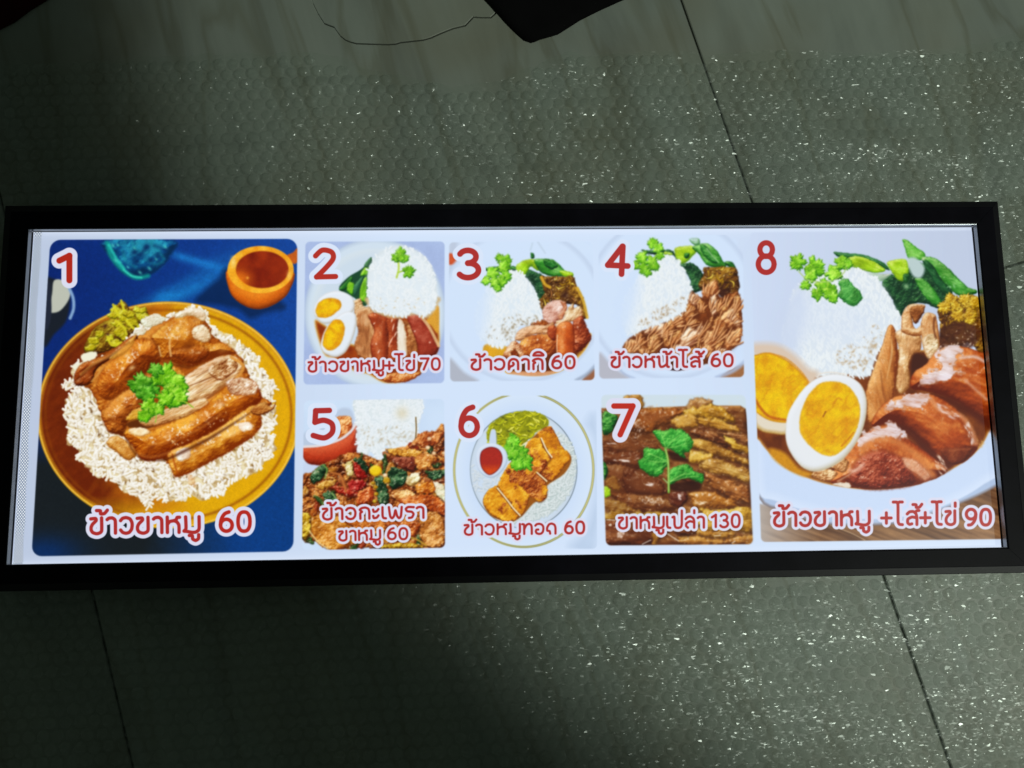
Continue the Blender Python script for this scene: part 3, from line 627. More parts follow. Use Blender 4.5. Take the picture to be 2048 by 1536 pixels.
def card3():
    z = Zm(893, 475, 5.12)
    Q = rquad([z((25, 50)), z((1500, 40)), z((1516, 1460)), z((38, 1475))], 9)
    clip_to(Q)
    fill(Q, lambda X, Y, d: mixc((204, 222, 247), (211, 229, 251), fbm(X, Y, 50, 2, 7)), sm=False)
    fill(P_(z, "20,1230 180,1380 330,1480 20,1480"), (176, 182, 196), 4)
    fill(P_(z, "20,60 120,50 60,400 20,480"), (190, 202, 222), 6)
    fill(P_(z, "20,170 80,175 120,230 100,265 20,275"), (206, 84, 44), 2)
    fill(P_(z, "20,350 70,380 30,470"), (170, 176, 184), 3)
    fill(P_(z, "1390,1455 1520,1340 1520,1470 1400,1470"), (150, 96, 66), 1.6)
    stroke(P_(z, "1530,1310 1440,1400 1330,1465"), 7, (150, 164, 186), 2.5, .8)
    fill([z(p) for p in ell(770, 700, 830, 790)], lambda X, Y, d: mixc((192, 208, 232), (209, 227, 250), np.clip(d/12, 0, 1)), 3)
    stroke(P_(z, "860,130 880,60"), 2, (170, 190, 200), 2, .5); stroke(P_(z, "1010,160 930,40"), 2, (160, 176, 186), 2, .4)
    fill(P_(z, "380,1110 480,1080 640,1120 800,1100 1330,1050 1480,980 1440,1120 1330,1250 1190,1360 1050,1405 880,1418 700,1400 600,1380 560,1250 400,1210"), lambda X, Y, d: mixc((216, 164, 60), mixc((66, 22, 8), (130, 54, 14), fbm(X, Y, 16, 3, 4)), d/7-.2), 1.5)
    fill(P_(z, "390,1120 480,1095 620,1130 590,1210 400,1212"), (220, 164, 34), 2)
    fill(P_(z, "620,1385 800,1370 1050,1370 1180,1350 1050,1405 880,1418 720,1405"), (214, 154, 110), 2)
    greens(z, ("395,320 500,300 700,300 740,330 850,330 1000,400 1060,520 1000,660 930,640 900,520 800,400 700,360 420,345",),
           (("660,300 700,300 750,330 680,340", GRD), ("710,300 780,240 900,225 960,300 930,340 860,300 800,390 740,370", LIM), ("860,160 890,165 900,210 870,215", GRD),
            ("900,230 980,220 1080,225 1160,280 1220,350 1280,370 1290,420 1200,400 1080,400 960,350", MID), ("1000,225 1080,240 1140,290 1080,330 1010,290", GRD), ("1160,340 1260,350 1300,380 1280,420 1200,400", LIM)))
    mustard(z, "950,640 1000,560 960,400 1060,400 1200,400 1300,400 1340,500 1400,620 1440,800 1400,830 1340,700 1200,680 1050,660 980,740", 4)
    stroke(P_(z, "970,410 1010,480 1060,510"), 6, (208, 160, 40), 1.2)
    stroke(P_(z, "1340,520 1400,650 1440,820"), 6, (214, 170, 50), 1.5, .9)
    q = z((1210, 590)); spot(q[0], q[1], 11, (64, 30, 20), .85)
    # meats
    blob(P_(z, "1010,700 1080,650 1180,640 1230,700 1190,800 1130,880 1060,900 990,840 980,770"), ((140, 70, 50), (220, 170, 150), (248, 226, 214)), r=10, bump=(.7, 6), mott=.4)
    blob(P_(z, "1160,650 1220,670 1230,740 1180,840 1140,800 1190,720"), ((140, 60, 24), (204, 130, 90), (240, 200, 170)), r=5, bump=(.4, 6))
    blob(P_(z, "940,820 1000,850 1050,900 960,930 880,920 860,880"), MEATD, r=8, bump=(.9, 6), rag=(2, 5))
    blob(P_(z, "1190,840 1220,760 1290,680 1310,720 1370,700 1390,800 1330,850 1240,870 1180,930 1130,960 1120,860"), PALE, r=8, bump=(1.2, 6, -.9, 2), mott=.7)
    blob(P_(z, "1300,850 1390,810 1430,900 1470,980 1480,1040 1400,1140 1320,1170 1290,1050"), ((80, 18, 8), (150, 56, 24), (226, 130, 80)), r=16, bump=(.9, 9), spec=.9, mott=.6)
    blob(P_(z, "730,960 850,900 1000,900 1100,870 1130,960 1100,1000 1000,990 880,1000 760,1060 700,1040"), ((130, 70, 36), (210, 152, 100), (244, 210, 170)), r=8, bump=(1.1, 6, -.3, 3), mott=.7)
    blob(P_(z, "760,1060 860,1000 1000,990 1100,1010 1150,1080 1100,1180 980,1230 780,1230 740,1150"), ((110, 36, 10), (190, 96, 34), (240, 176, 90)), r=18, bump=(.8, 9), spec=.9, mott=.5)
    blob(P_(z, "1040,920 1110,900 1140,1000 1100,1060 1040,1000"), MEATR, r=9, bump=(.3, 6), spec=.4)
    blob(P_(z, "1130,920 1200,860 1280,880 1310,960 1310,1150 1290,1230 1150,1230 1120,1080"), ((120, 34, 8), (198, 84, 24), (240, 156, 84)), r=18, bump=(.2, 10, 1.4, 2), rag=(.7, 5), spec=.5)
    stroke(P_(z, "1135,1000 1130,1100 1135,1200"), 2, (240, 214, 180), .8, .8)
    blob(P_(z, "590,1230 600,1150 680,1060 740,1080 780,1160 790,1240"), ((140, 60, 30), (206, 140, 90), (244, 210, 170)), r=8, bump=(1.3, 6), mott=.9, spec=.5)
    blob(P_(z, "650,1180 700,1140 740,1200 700,1240"), MEATD, r=5, bump=(.8, 4))
    # rice
    ricemound(P_(z, "400,560 430,420 560,360 700,340 800,400 880,500 930,620 970,780 960,840 880,870 740,900 700,1010 640,1060 560,1120 420,1090 330,1000 290,850 320,700"), 520, 6, 1.4, 1.8, tint=(206, 224, 240))
    glints([z(p) for p in ((420, 1060), (640, 1080), (960, 850), (900, 700), (500, 860), (360, 960))], 70, 4, 2.4, (150, 130, 96), .75)
    fill(P_(z, "250,560 420,440 440,700 380,1040 300,1060 200,900"), lambda X, Y, d: np.array((209, 227, 250), np.float32), 14, al=.85)
    for i, (x, y, s, r) in enumerate(((545, 215, 50, -1.9), (610, 240, 62, -1.2), (590, 310, 70, -1.4), (480, 360, 72, 2.8), (410, 440, 54, 2.9), (600, 400, 66, .6), (500, 450, 62, 2.2), (530, 510, 50, 1.8), (570, 450, 56, 1.3))):
        q = z((x, y)); leaf(q[0], q[1], s/5.12, r, GRN, seed=i+30)
    soften(895, 478, 1195, 770, 1.5)
    text('3', z((135, 405)), z((330, 395)), 42.5, 10, 9, out=(216, 229, 249))
    text('ข้าวคากิ', z((258, 1350)), z((990, 1345)), 19.5, 5.6, 5)
    text('60', z((1085, 1335)), z((1310, 1335)), 19, 5.6, 5)
    clip_to(None)

def card4():
    z = Zm(1193, 470, 5.12)
    Q = rquad([z((20, 50)), z((1440, 40)), z((1510, 1455)), z((28, 1472))], 9)
    clip_to(rquad([z((20, 0)), z((1500, 0)), z((1510, 1455)), z((28, 1472))], 9))
    fill(Q, lambda X, Y, d: mixc((204, 222, 247), (210, 228, 251), fbm(X, Y, 50, 2, 7)), sm=False, soft=3)
    fill(P_(z, "20,1200 180,1360 340,1480 20,1480"), (182, 184, 196), 4)
    fill(P_(z, "1260,1460 1510,1320 1512,1460"), (156, 104, 64), 1.6)
    stroke(P_(z, "1530,1290 1400,1390 1230,1462"), 8, (168, 184, 214), 2.5, .8)
    fill([z(p) for p in ell(760, 640, 860, 840)], lambda X, Y, d: mixc((192, 208, 233), (209, 227, 250), np.clip(d/12, 0, 1)), 3)
    stroke(P_(z, "150,1200 260,1400 390,1470"), 3, (150, 166, 200), 2.5, .6)
    greens(z, ("470,150 560,165 680,150 790,170 830,270 900,290 1000,300 1100,420 1080,560 960,590 960,480 900,360 820,290 800,220 700,190 560,200 480,170",),
           (("700,170 780,190 760,210 690,200", LIM), ("800,140 880,115 1000,115 1020,180 960,240 920,280 860,290 810,220", LIM), ("900,190 950,190 940,240 900,230", GRD),
            ("980,130 1060,90 1140,90 1230,160 1290,260 1330,320 1240,340 1120,300 1050,200", MID), ("1060,100 1120,110 1180,200 1240,290 1160,270 1080,180", GRD), ("1310,280 1360,270 1410,300 1420,350 1340,320", GRD), ("950,40 1040,36 1060,90 1020,110 970,80", ((60, 120, 60), (150, 190, 150), (200, 220, 220)))))
    stroke(P_(z, "1130,140 1190,220 1250,280"), 2.5, (170, 214, 150), 1, .7)
    mustard(z, "1090,340 1200,330 1320,330 1420,340 1450,420 1460,560 1380,640 1280,640 1180,520 1080,560 1040,500 1100,400", 9)
    q = z((1300, 590)); spot(q[0], q[1], 12, (56, 22, 18), .9)
    body = P_(z, "280,1170 290,1100 400,1010 520,960 650,920 720,870 880,780 940,620 970,560 1080,640 1200,480 1260,640 1360,600 1450,590 1480,700 1485,1040 1400,1160 1280,1230 1100,1330 800,1385 600,1300 400,1230")
    fill(body, lambda X, Y, d: mixc((66, 24, 8), (140, 66, 22), fbm(X, Y, 12, 3, 4)), 1.5, rag=(2, 6))
    fill(P_(z, "720,1370 900,1360 860,1388 780,1388"), (60, 30, 30), 1)
    IN = [((110, 52, 20), (198, 124, 62), (240, 190, 120)), ((130, 60, 24), (212, 140, 78), (250, 210, 150)), ((100, 44, 16), (180, 104, 48), (230, 172, 100)), ((140, 78, 50), (218, 166, 120), (250, 226, 196))]
    pcs = ["520,1150 540,1060 600,1000 640,1030 650,1100 630,1180 560,1200", "290,1170 300,1100 380,1070 440,1110 440,1180 340,1210", "400,1010 450,1000 500,1120 480,1180 430,1100", "500,980 600,930 690,910 690,1020 650,1040 590,990 520,1020",
           "690,1100 690,950 730,880 780,870 800,940 740,1050 700,1130", "760,880 820,840 890,810 890,880 860,960 800,920", "900,740 950,680 1010,750 1010,810 930,900 900,830", "940,640 1000,600 1060,640 1050,700 990,720", "1060,660 1110,700 1120,790 1060,800 1030,740", "1090,560 1200,470 1240,500 1230,600 1160,640 1090,640",
           "700,1130 800,1010 870,960 880,1030 820,1110 740,1160", "860,1040 960,930 1010,980 1070,910 1080,960 1030,1070 960,1150 880,1160", "1030,1140 1050,1040 1130,930 1190,830 1190,900 1100,1010 1050,1150", "1100,1100 1120,1000 1200,990 1230,1080 1180,1180 1110,1180", "1190,1000 1200,880 1290,830 1330,920 1320,1040 1280,1150 1200,1170 1240,1060", "1170,640 1220,620 1240,760 1190,830 1160,740", "1230,740 1280,640 1290,720 1250,800", "1260,880 1320,780 1400,740 1440,850 1380,950 1320,900",
           "1290,760 1400,600 1450,600 1380,720 1330,780", "1340,830 1420,760 1470,880 1440,930", "1400,660 1460,620 1480,740 1460,860 1420,760", "1330,1060 1400,980 1480,960 1484,1040 1420,1130 1330,1170", "930,900 1000,860 1060,900 1000,940 920,930", "740,1180 820,1120 900,1160 860,1220 740,1230", "440,1180 520,1160 560,1220 450,1220", "1060,1180 1130,1120 1200,1180 1150,1260 1060,1230", "900,1180 1000,1150 1050,1200 1000,1260 900,1250", "1200,1200 1280,1160 1330,1180 1260,1240"]
    R = np.random.RandomState(2)
    for i, p in enumerate(pcs):
        P = P_(z, p); A = np.array(P); c0 = A.mean(0); a = R.uniform(-1.35, -.55); Lr = max(A.max(0)-A.min(0))*.62
        blob(P, IN[i % 4], r=9, bump=(1.2, 6, a, 3), rag=(3, 5), spec=.4, edge=.2, mott=.7, soft=2.2)
        ca, sa = math.cos(a), math.sin(a); n = R.randint(4, 6); W = min(A.max(0)-A.min(0))*.62
        for k in range(n):
            o = (k-(n-1)/2)/(n-1)*W*1.5; bend = R.uniform(-3, 7); fan = R.uniform(.5, 1.3)*(k-(n-1)/2)/n
            c1, s1 = math.cos(a+fan), math.sin(a+fan); l = Lr*R.uniform(.6, 1.0)*.62
            m = (c0[0]-sa*o, c0[1]+ca*o)
            pts = [(m[0]-c1*l, m[1]-s1*l), (m[0]+sa*bend*.5, m[1]-ca*bend*.5), (m[0]+c1*l, m[1]+s1*l)]
            stroke([(x+1.3, y+1.0) for x, y in pts], 3.4, (88, 34, 12), 1.2, .7, True)
            stroke(pts, R.uniform(2.2, 4.6), [(206, 132, 72), (222, 156, 96), (190, 110, 52)][k % 3], .9, .9, True)
            stroke([(x-.5, y-.5) for x, y in pts], 1.1, (252, 216, 168), .7, .75, True)
    ricemound(P_(z, "420,460 480,330 600,260 720,210 800,240 880,340 940,460 970,560 940,640 900,760 820,830 700,880 600,920 480,960 400,1010 300,1000 260,850 300,650"), 540, 16, 1.4, 1.7, tint=(206, 222, 240))
    glints([z(p) for p in ((380, 980), (700, 860), (900, 740), (940, 600), (600, 760), (420, 880))], 60, 4, 2.4, (170, 140, 100), .75)
    fill(P_(z, "200,560 400,380 430,600 330,980 260,1060 160,900"), lambda X, Y, d: np.array((208, 226, 250), np.float32), 14, al=.85)
    for i, (x, y, s, r) in enumerate(((580, 90, 62, -1.8), (630, 140, 60, -1.), (640, 210, 50, .4), (470, 230, 72, 2.6), (410, 310, 50, 2.9), (560, 280, 72, .6), (490, 340, 64, 2.2), (520, 380, 48, 1.8), (590, 320, 56, 1.0))):
        q = z((x, y)); leaf(q[0], q[1], s/5.12, r, GRN, seed=i+50)
    soften(1194, 470, 1494, 765, 1.6)
    text('4', z((112, 385)), z((316, 395)), 44, 10, 8, out=(216, 229, 249))
    text('ข้าวหน้าไส้', z((155, 1350)), z((1100, 1348)), 19.5, 5.6, 5)
    text('60', z((1180, 1340)), z((1392, 1340)), 19, 5.6, 5)
    clip_to(None)

def card5():
    z = Zm(600, 785, 4.8)
    Q = rquad([z((38, 78)), z((1385, 60)), z((1392, 1490)), z((20, 1512))], 10)
    clip_to(Q)
    fill(Q, lambda X, Y, d: mixc((200, 220, 244), (208, 227, 249), fbm(X, Y, 40, 2, 3)), sm=False)
    fill(P_(z, "20,690 160,640 200,700 90,800 20,850"), (200, 214, 238), 3)
    # sauce dish
    fill(P_(z, "330,200 400,150 480,160 520,230 530,330 470,420 340,480 40,520 30,400 200,300"), (186, 202, 224), 3)
    blob(P_(z, "340,250 420,220 490,240 500,330 470,410 370,450 360,380 380,320"), ((150, 50, 14), (214, 120, 50), (250, 200, 130)), r=5, bump=(1.8, 4), mott=1.4, spec=.7)
    blob(P_(z, "30,530 200,515 380,460 480,400 545,310 560,420 550,560 460,640 330,690 110,692 30,620"), ((104, 20, 8), (184, 54, 26), (220, 96, 56)), r=20, bump=(.1, 10), rag=(.5, 6))
    stroke(P_(z, "30,522 200,508 380,452 490,370 540,290"), 5, (226, 220, 222), 1.2)
    # rice
    ricemound(P_(z, "520,75 700,60 900,60 1160,60 1160,200 1130,300 1120,440 1100,500 980,540 840,510 800,560 790,640 740,620 680,560 640,600 560,560 545,400 540,250"), 620, 26, 0, 3.1, tint=(206, 220, 222), ln=7)
    glints([z(p) for p in ((560, 300), (1100, 300), (1100, 480), (780, 520), (580, 560))], 90, 4, 2.2, (170, 150, 110), .5)
    stroke(P_(z, "1112,240 1116,360 1104,480"), 2.5, (120, 90, 40), .8)
    q = z((980, 200)); spot(q[0], q[1], 14, (214, 196, 150), .5)
    # stir fry bed
    bed = P_(z, "20,840 110,770 200,700 330,640 420,590 560,580 680,620 790,650 860,560 1050,500 1150,410 1300,370 1390,380 1400,1500 760,1500 700,1480 600,1490 330,1510 260,1500 170,1430 20,1400")
    fill(bed, lambda X, Y, d: shade(X, Y, d, ((50, 16, 6), (146, 66, 20), (226, 150, 70)), 8, (1.8, 7), spec=.8, mott=1.2, sthr=.52), 1.5, rag=(2, 6))
    R = np.random.RandomState(12); A = np.array(bed, np.float32); x0, y0 = A.min(0); x1, y1 = A.max(0)
    pal = [((100, 34, 8), (182, 92, 26), (236, 166, 80)), ((90, 20, 8), (150, 44, 18), (214, 100, 60)), ((120, 60, 14), (200, 128, 40), (244, 196, 110)), ((80, 24, 10), (140, 64, 26), (206, 130, 70)), ((14, 36, 14), (38, 76, 30), (110, 140, 70))]
    for k in range(150):
        x, y = R.uniform(x0, x1), R.uniform(y0, y1)
        if sdist(A, np.array([[x]], np.float32), np.array([[y]], np.float32))[0, 0] < 1: continue
        a = R.uniform(0, 3.14); l = R.uniform(8, 20); w = R.uniform(3.5, 8)
        ca, sa = math.cos(a), math.sin(a)
        P = [(x+ca*u*l-sa*v*w+R.randn(), y+sa*u*l+ca*v*w+R.randn()) for u, v in ((-1, 0), (-.5, -.9), (.4, -.9), (1, -.1), (.6, .8), (-.4, .9))]
        fill([(p+1, q+1.6) for p, q in P], (50, 16, 6), 1.5, al=.6)
        blob(P, pal[R.choice(5, p=[.30, .16, .20, .20, .14])], r=4, bump=(1.4, 6, a, 3), spec=.8, rag=(3.5, 5), edge=.15, mott=1., soft=1.4, al=.92)
    # placed pieces
    BAS = ((10, 28, 16), (26, 62, 34), (96, 140, 90))
    for p, c in (("860,740 960,730 1030,780 1000,880 900,930 850,860", BAS), ("720,820 790,810 840,930 850,1050 780,1090 740,960", BAS), ("1230,760 1380,740 1390,800 1280,840", BAS), ("100,800 200,690 260,720 240,800 130,880", BAS), ("220,960 330,960 340,1060 250,1050", BAS), ("520,640 600,640 660,740 620,780 560,720", BAS),
                 ("510,680 560,690 640,800 580,830 520,780", ((90, 8, 6), (164, 26, 18), (216, 90, 70))), ("470,850 600,840 640,900 560,940 480,930", ((80, 6, 6), (150, 20, 18), (210, 70, 60))), ("330,930 440,930 560,960 540,1000 400,980", ((100, 12, 8), (168, 36, 20), (230, 110, 80))),
                 ("440,680 500,660 510,780 450,790", ((170, 140, 60), (226, 210, 140), (248, 244, 214))), ("1020,840 1060,780 1140,770 1150,840 1080,890 1020,880", ((170, 130, 60), (232, 214, 160), (252, 248, 224))),
                 ("1280,860 1390,900 1390,1050 1290,950", ((180, 170, 120), (230, 226, 190), (250, 250, 232))), ("160,880 340,830 330,880 200,930", ((150, 90, 20), (214, 154, 60), (246, 206, 120))), ("1110,880 1270,860 1280,960 1140,970 1110,920", ((150, 60, 10), (220, 132, 30), (250, 190, 90))),
                 ("870,980 960,930 1090,950 1100,1020 960,1040 880,1010", ((120, 50, 14), (206, 132, 60), (250, 210, 140))), ("560,960 640,910 700,930 680,1040 560,1080 540,1020", ((110, 24, 8), (190, 76, 26), (240, 150, 80))), ("820,540 1000,540 1180,560 1120,620 900,600", ((140, 70, 10), (210, 140, 40), (246, 196, 100))),
                 ("1140,400 1250,380 1370,380 1330,480 1220,520 1120,500 1060,520", ((110, 36, 10), (178, 84, 30), (226, 150, 80))), ("890,620 1010,620 1120,640 1090,760 1000,730 900,680", ((60, 16, 10), (120, 44, 26), (180, 100, 70))), ("1110,640 1200,570 1280,620 1240,720 1140,740", ((130, 60, 16), (210, 130, 50), (246, 200, 120))),
                 ("940,1030 1100,990 1270,980 1390,1060 1390,1180 1230,1130 1060,1090", ((104, 30, 8), (190, 84, 24), (236, 146, 70))), ("90,1230 180,1180 400,1200 520,1260 560,1420 400,1500 260,1500 120,1380", ((130, 60, 12), (206, 130, 36), (244, 186, 96))),
                 ("400,1200 760,1220 840,1300 620,1400 520,1300", ((110, 40, 8), (188, 96, 26), (236, 160, 70))), ("1130,1280 1220,1160 1320,1150 1390,1260 1380,1460 1200,1470", ((110, 50, 12), (196, 120, 44), (240, 186, 110))), ("20,1160 100,1180 90,1380 20,1390", MUST), ("820,1250 1100,1230 1150,1300 1060,1400 900,1330", ((104, 30, 8), (180, 80, 24), (236, 150, 70))), ("800,1470 1000,1440 1180,1480 1100,1500 820,1500", MUST)):
        P = P_(z, p); fill([(a+1, b+1.8) for a, b in P], (46, 14, 6), 1.8, al=.7)
        blob(P, c, r=6, bump=(1.3, 6), spec=.8, rag=(3.6, 5), mott=1., edge=.15, soft=1.4)
    q = z((725, 750)); blob(ell(q[0], q[1], 12.5, 11), ((190, 140, 10), (238, 200, 20), (250, 226, 80)), r=6, bump=(.1, 5), rag=(.5, 4))
    q = z((835, 845)); blob(ell(q[0], q[1], 7.5, 7), MUST, r=4, bump=(.2, 4))
    for x, y in ((720, 910), (735, 975), (715, 1045), (700, 870), (1235, 530), (1290, 585), (1380, 585), (1240, 445), (820, 795)):
        q = z((x, y)); blob(ell(q[0]+R.randn(), q[1], 4.5, 4), MUST if x < 800 else ((190, 130, 80), (240, 210, 160), (254, 244, 220)), r=3, bump=(.2, 3), rag=(.6, 3))
    stroke(P_(z, "300,770 380,790 410,850 440,950"), 4, (190, 110, 50), 1, .9); stroke(P_(z, "240,820 260,740 230,700"), 3, (120, 160, 70), 1, .9)
    stroke(P_(z, "1060,1390 1140,1420 1210,1470"), 3.5, (190, 150, 50), 1, .9); stroke(P_(z, "310,970 350,1030 350,1090"), 3, (150, 180, 100), 1, .8)
    stroke(P_(z, "90,1330 170,1430 270,1500"), 3, (236, 206, 140), 1, .9)
    glints(bed, 190, 5, 1.5, (255, 226, 180), .85)
    soften(600, 796, 896, 1104, 1.5)
    text('5', z((128, 430)), z((310, 425)), 44, 9.5, 10, out=(216, 229, 249))
    text('ข้าวกะเพรา', z((222, 1215)), z((1185, 1200)), 21, 5.6, 5)
    text('ขาหมู', z((378, 1418)), z((770, 1410)), 18, 5.2, 5)
    text('60', z((846, 1405)), z((1030, 1405)), 17.5, 5.2, 5)
    clip_to(None)

def card6():
    z = Zm(893, 785, 4.8)
    clip_to(rquad([z((30, 32)), z((1440, 32)), z((1445, 1500)), z((30, 1500))], 9))
    fill(P_(z, "1180,1480 1320,1330 1420,1000 1440,500 1340,300 1445,300 1445,1500"), lambda X, Y, d: mixc((176, 196, 222), (190, 210, 236), fbm(X, Y, 40, 2, 4)), 12, al=.8)
    fill([z(p) for p in ell(742, 745, 676, 745)], lambda X, Y, d: mixc((214, 230, 249), (202, 221, 247), d/40), 1.5)
    e1 = [z(p) for p in ell(742, 745, 668, 738, 0, 90)]
    stroke(e1+e1[:1], 4.4, lambda X, Y, d: mixc((96, 100, 40), (196, 184, 96), np.clip(.5+.5*np.sin(d*2.3+X*.02), 0, 1)), .8, .95, sm=False)
    stroke(e1+e1[:1], 1.2, (226, 222, 170), .6, .9, sm=False)
    fill([z(p) for p in ell(740, 740, 512, 560)], lambda X, Y, d: mixc((198, 212, 226), (204, 220, 238), np.clip(d/8, 0, 1)), 2)
    e2 = [z(p) for p in ell(740, 740, 512, 562, 0, 90)]
    stroke(e2+e2[:1], 1.6, lambda X, Y, d: mixc((150, 166, 176), (92, 108, 118), np.clip(.5+.6*np.sin(X*.045+1), 0, 1)), .8, .9, sm=False)
    # rice at the right and bottom
    fill(P_(z, "1050,380 1170,450 1230,600 1240,760 1190,940 1090,1090 940,1190 760,1240 600,1240 700,1150 950,900 1100,750 1180,600"), lambda X, Y, d: mixc((186, 202, 200), (212, 224, 226), fbm(X, Y, 7, 3, 5)), 3, rag=(2, 5))
    grains(P_(z, "1060,400 1170,460 1230,620 1230,760 1180,940 1080,1080 940,1180 760,1230 640,1240 720,1140 950,900 1100,750 1180,600"), 330, 8, 3, ((226, 234, 236), (160, 176, 172)), seed=8)
    grains(P_(z, "250,700 330,790 500,800 480,880 400,930 300,950"), 60, 8, 3, ((216, 226, 234), (176, 190, 200)), seed=9)
    # pickles
    pk = P_(z, "395,470 400,330 480,260 600,200 740,178 860,190 960,240 980,320 880,370 800,440 720,520 640,560 560,540 480,500")
    fill(pk, lambda X, Y, d: mixc((104, 110, 10), (190, 190, 20), fbm(X, Y, 6, 3, 5)), 1.5, rag=(2, 5))
    R = np.random.RandomState(3); A = np.array(pk, np.float32)
    for k in range(120):
        x, y = R.uniform(A[:, 0].min(), A[:, 0].max()), R.uniform(A[:, 1].min(), A[:, 1].max())
        if sdist(A, np.array([[x]], np.float32), np.array([[y]], np.float32))[0, 0] < 1: continue
        a = R.uniform(-1.4, .9); l = R.uniform(4, 9)
        q_ = [(x-l*math.cos(a), y-l*math.sin(a)), (x+R.randn()*1.5, y+R.randn()*1.5), (x+l*math.cos(a), y+l*math.sin(a))]
        stroke([(p+.8, q+1.4) for p, q in q_], 4, (90, 96, 14), 1, .5, True)
        stroke(q_, R.uniform(2.5, 4.2), [(196, 196, 16), (214, 212, 40), (176, 184, 20), (228, 226, 90)][R.randint(4)], .8, .95, True)
    for x, y, r in ((540, 240, 5), (590, 370, 5), (650, 390, 4), (500, 400, 4), (790, 370, 4), (480, 310, 3), (570, 262, 4)):
        q = z((x, y)); spot(q[0], q[1], r, (70, 74, 20), .8, .5, .4)
    # fried pork
    FR = ((140, 66, 8), (218, 146, 22), (246, 196, 70)); FB = ((90, 28, 8), (166, 78, 20), (226, 148, 56))
    fill(P_(z, "600,690 720,560 860,400 1000,330 1120,560 1200,640 1130,780 960,900 960,1010 840,1060 720,1190 600,1250 560,1240 420,1180 350,1050 400,940 500,880"), (150, 84, 20), 1.5)
    def crust(X, Y, d):
        c = shade(X, Y, d, ((150, 74, 8), (222, 146, 20), (248, 196, 66)), 4, (.55, 5), mott=.5, seed=4)
        x0, y0 = z((820, 800)); g = np.exp(-(((X-x0)/46)**2+((Y-y0)/40)**2)); x0, y0 = z((1080, 520)); g = np.maximum(g, .8*np.exp(-(((X-x0)/22)**2+((Y-y0)/14)**2)))
        x0, y0 = z((530, 1140)); g = np.maximum(g, .7*np.exp(-(((X-x0)/18)**2+((Y-y0)/10)**2)))
        n = fbm(X, Y, 16, 4, 8)
        c2 = shade(X, Y, d, ((84, 24, 6), (164, 72, 18), (222, 140, 56)), 4, (1.2, 5), mott=.7, seed=9, spec=.4)
        return mixc(c, c2, np.clip((n+g*.42-.66)*7, 0, 1))
    for p in ("870,400 930,350 1000,325 1060,430 1110,520 1195,612 1130,700 1060,800 990,850 900,780 880,760 940,660 1000,620 940,500", "730,560 760,490 830,440 905,450 935,545 1005,625 955,700 880,790 780,730 700,700 640,690 700,610", "560,740 640,670 760,720 870,765 955,870 960,1000 885,1055 800,1000 760,1120 705,1180 620,1060 500,905", "350,1050 400,940 485,900 540,980 630,1090 700,1185 600,1245 520,1215 430,1170"):
        fill([(a_+.8, b_+1.6) for a_, b_ in P_(z, p)], (90, 40, 12), 1.6, al=.6)
        fill(P_(z, p), crust, 1.2, rag=(2, 5))
    for t_ in ("910,440 960,550 1010,620", "490,920 580,1030 640,1110 705,1180", "870,770 960,850"):
        stroke(P_(z, t_), 3.4, (240, 226, 190), .9, .95); stroke([(a-2, b+1) for a, b in P_(z, t_)], 1.6, (110, 52, 14), .8, .8)
    fill(P_(z, "730,500 780,470 760,520 725,550"), (232, 226, 200), 1.2)
    for k, (x, y, s, r) in enumerate(((640, 480, 78, -1.7), (600, 540, 62, 2.6), (700, 600, 100, .3), (740, 660, 90, .7), (680, 680, 70, 1.6), (640, 580, 66, 2.2))):
        q = z((x, y)); leaf(q[0], q[1], s/4.8, r, ((40, 120, 16), (104, 190, 30), (170, 228, 80)), seed=70+k)
    # sauce jug
    fill(P_(z, "412,500 425,370 472,365 480,500"), (198, 214, 236), 1.4); stroke(P_(z, "478,380 484,500"), 1.6, (120, 130, 60), 1, .7)
    blob(P_(z, "280,640 300,550 360,500 440,485 520,510 575,570 585,660 540,750 460,815 380,810 310,750"), ((168, 186, 206), (206, 220, 238), (226, 236, 250)), r=6, bump=(.02, 9), rag=(.3, 8))
    fill(P_(z, "320,640 340,560 420,522 500,545 538,620 520,710 460,775 400,790 340,730"), lambda X, Y, d: mixc((112, 24, 30), mixc((168, 40, 30), (206, 70, 20), np.clip((Y-z((0, 680))[1])/14, 0, 1)), d/3), 1.2)
    soften(896, 788, 1198, 1104, 1.2)
    text('6', z((140, 405)), z((296, 405)), 45, 9.5, 8, out=(216, 229, 249))
    # outline of the 6 and the caption hide the plate line
    text('ข้าวหมูทอด', z((176, 1362)), z((1046, 1352)), 19, 5.2, 4.6)
    text('60', z((1140, 1348)), z((1320, 1348)), 18.5, 5.6, 5)
    clip_to(None)

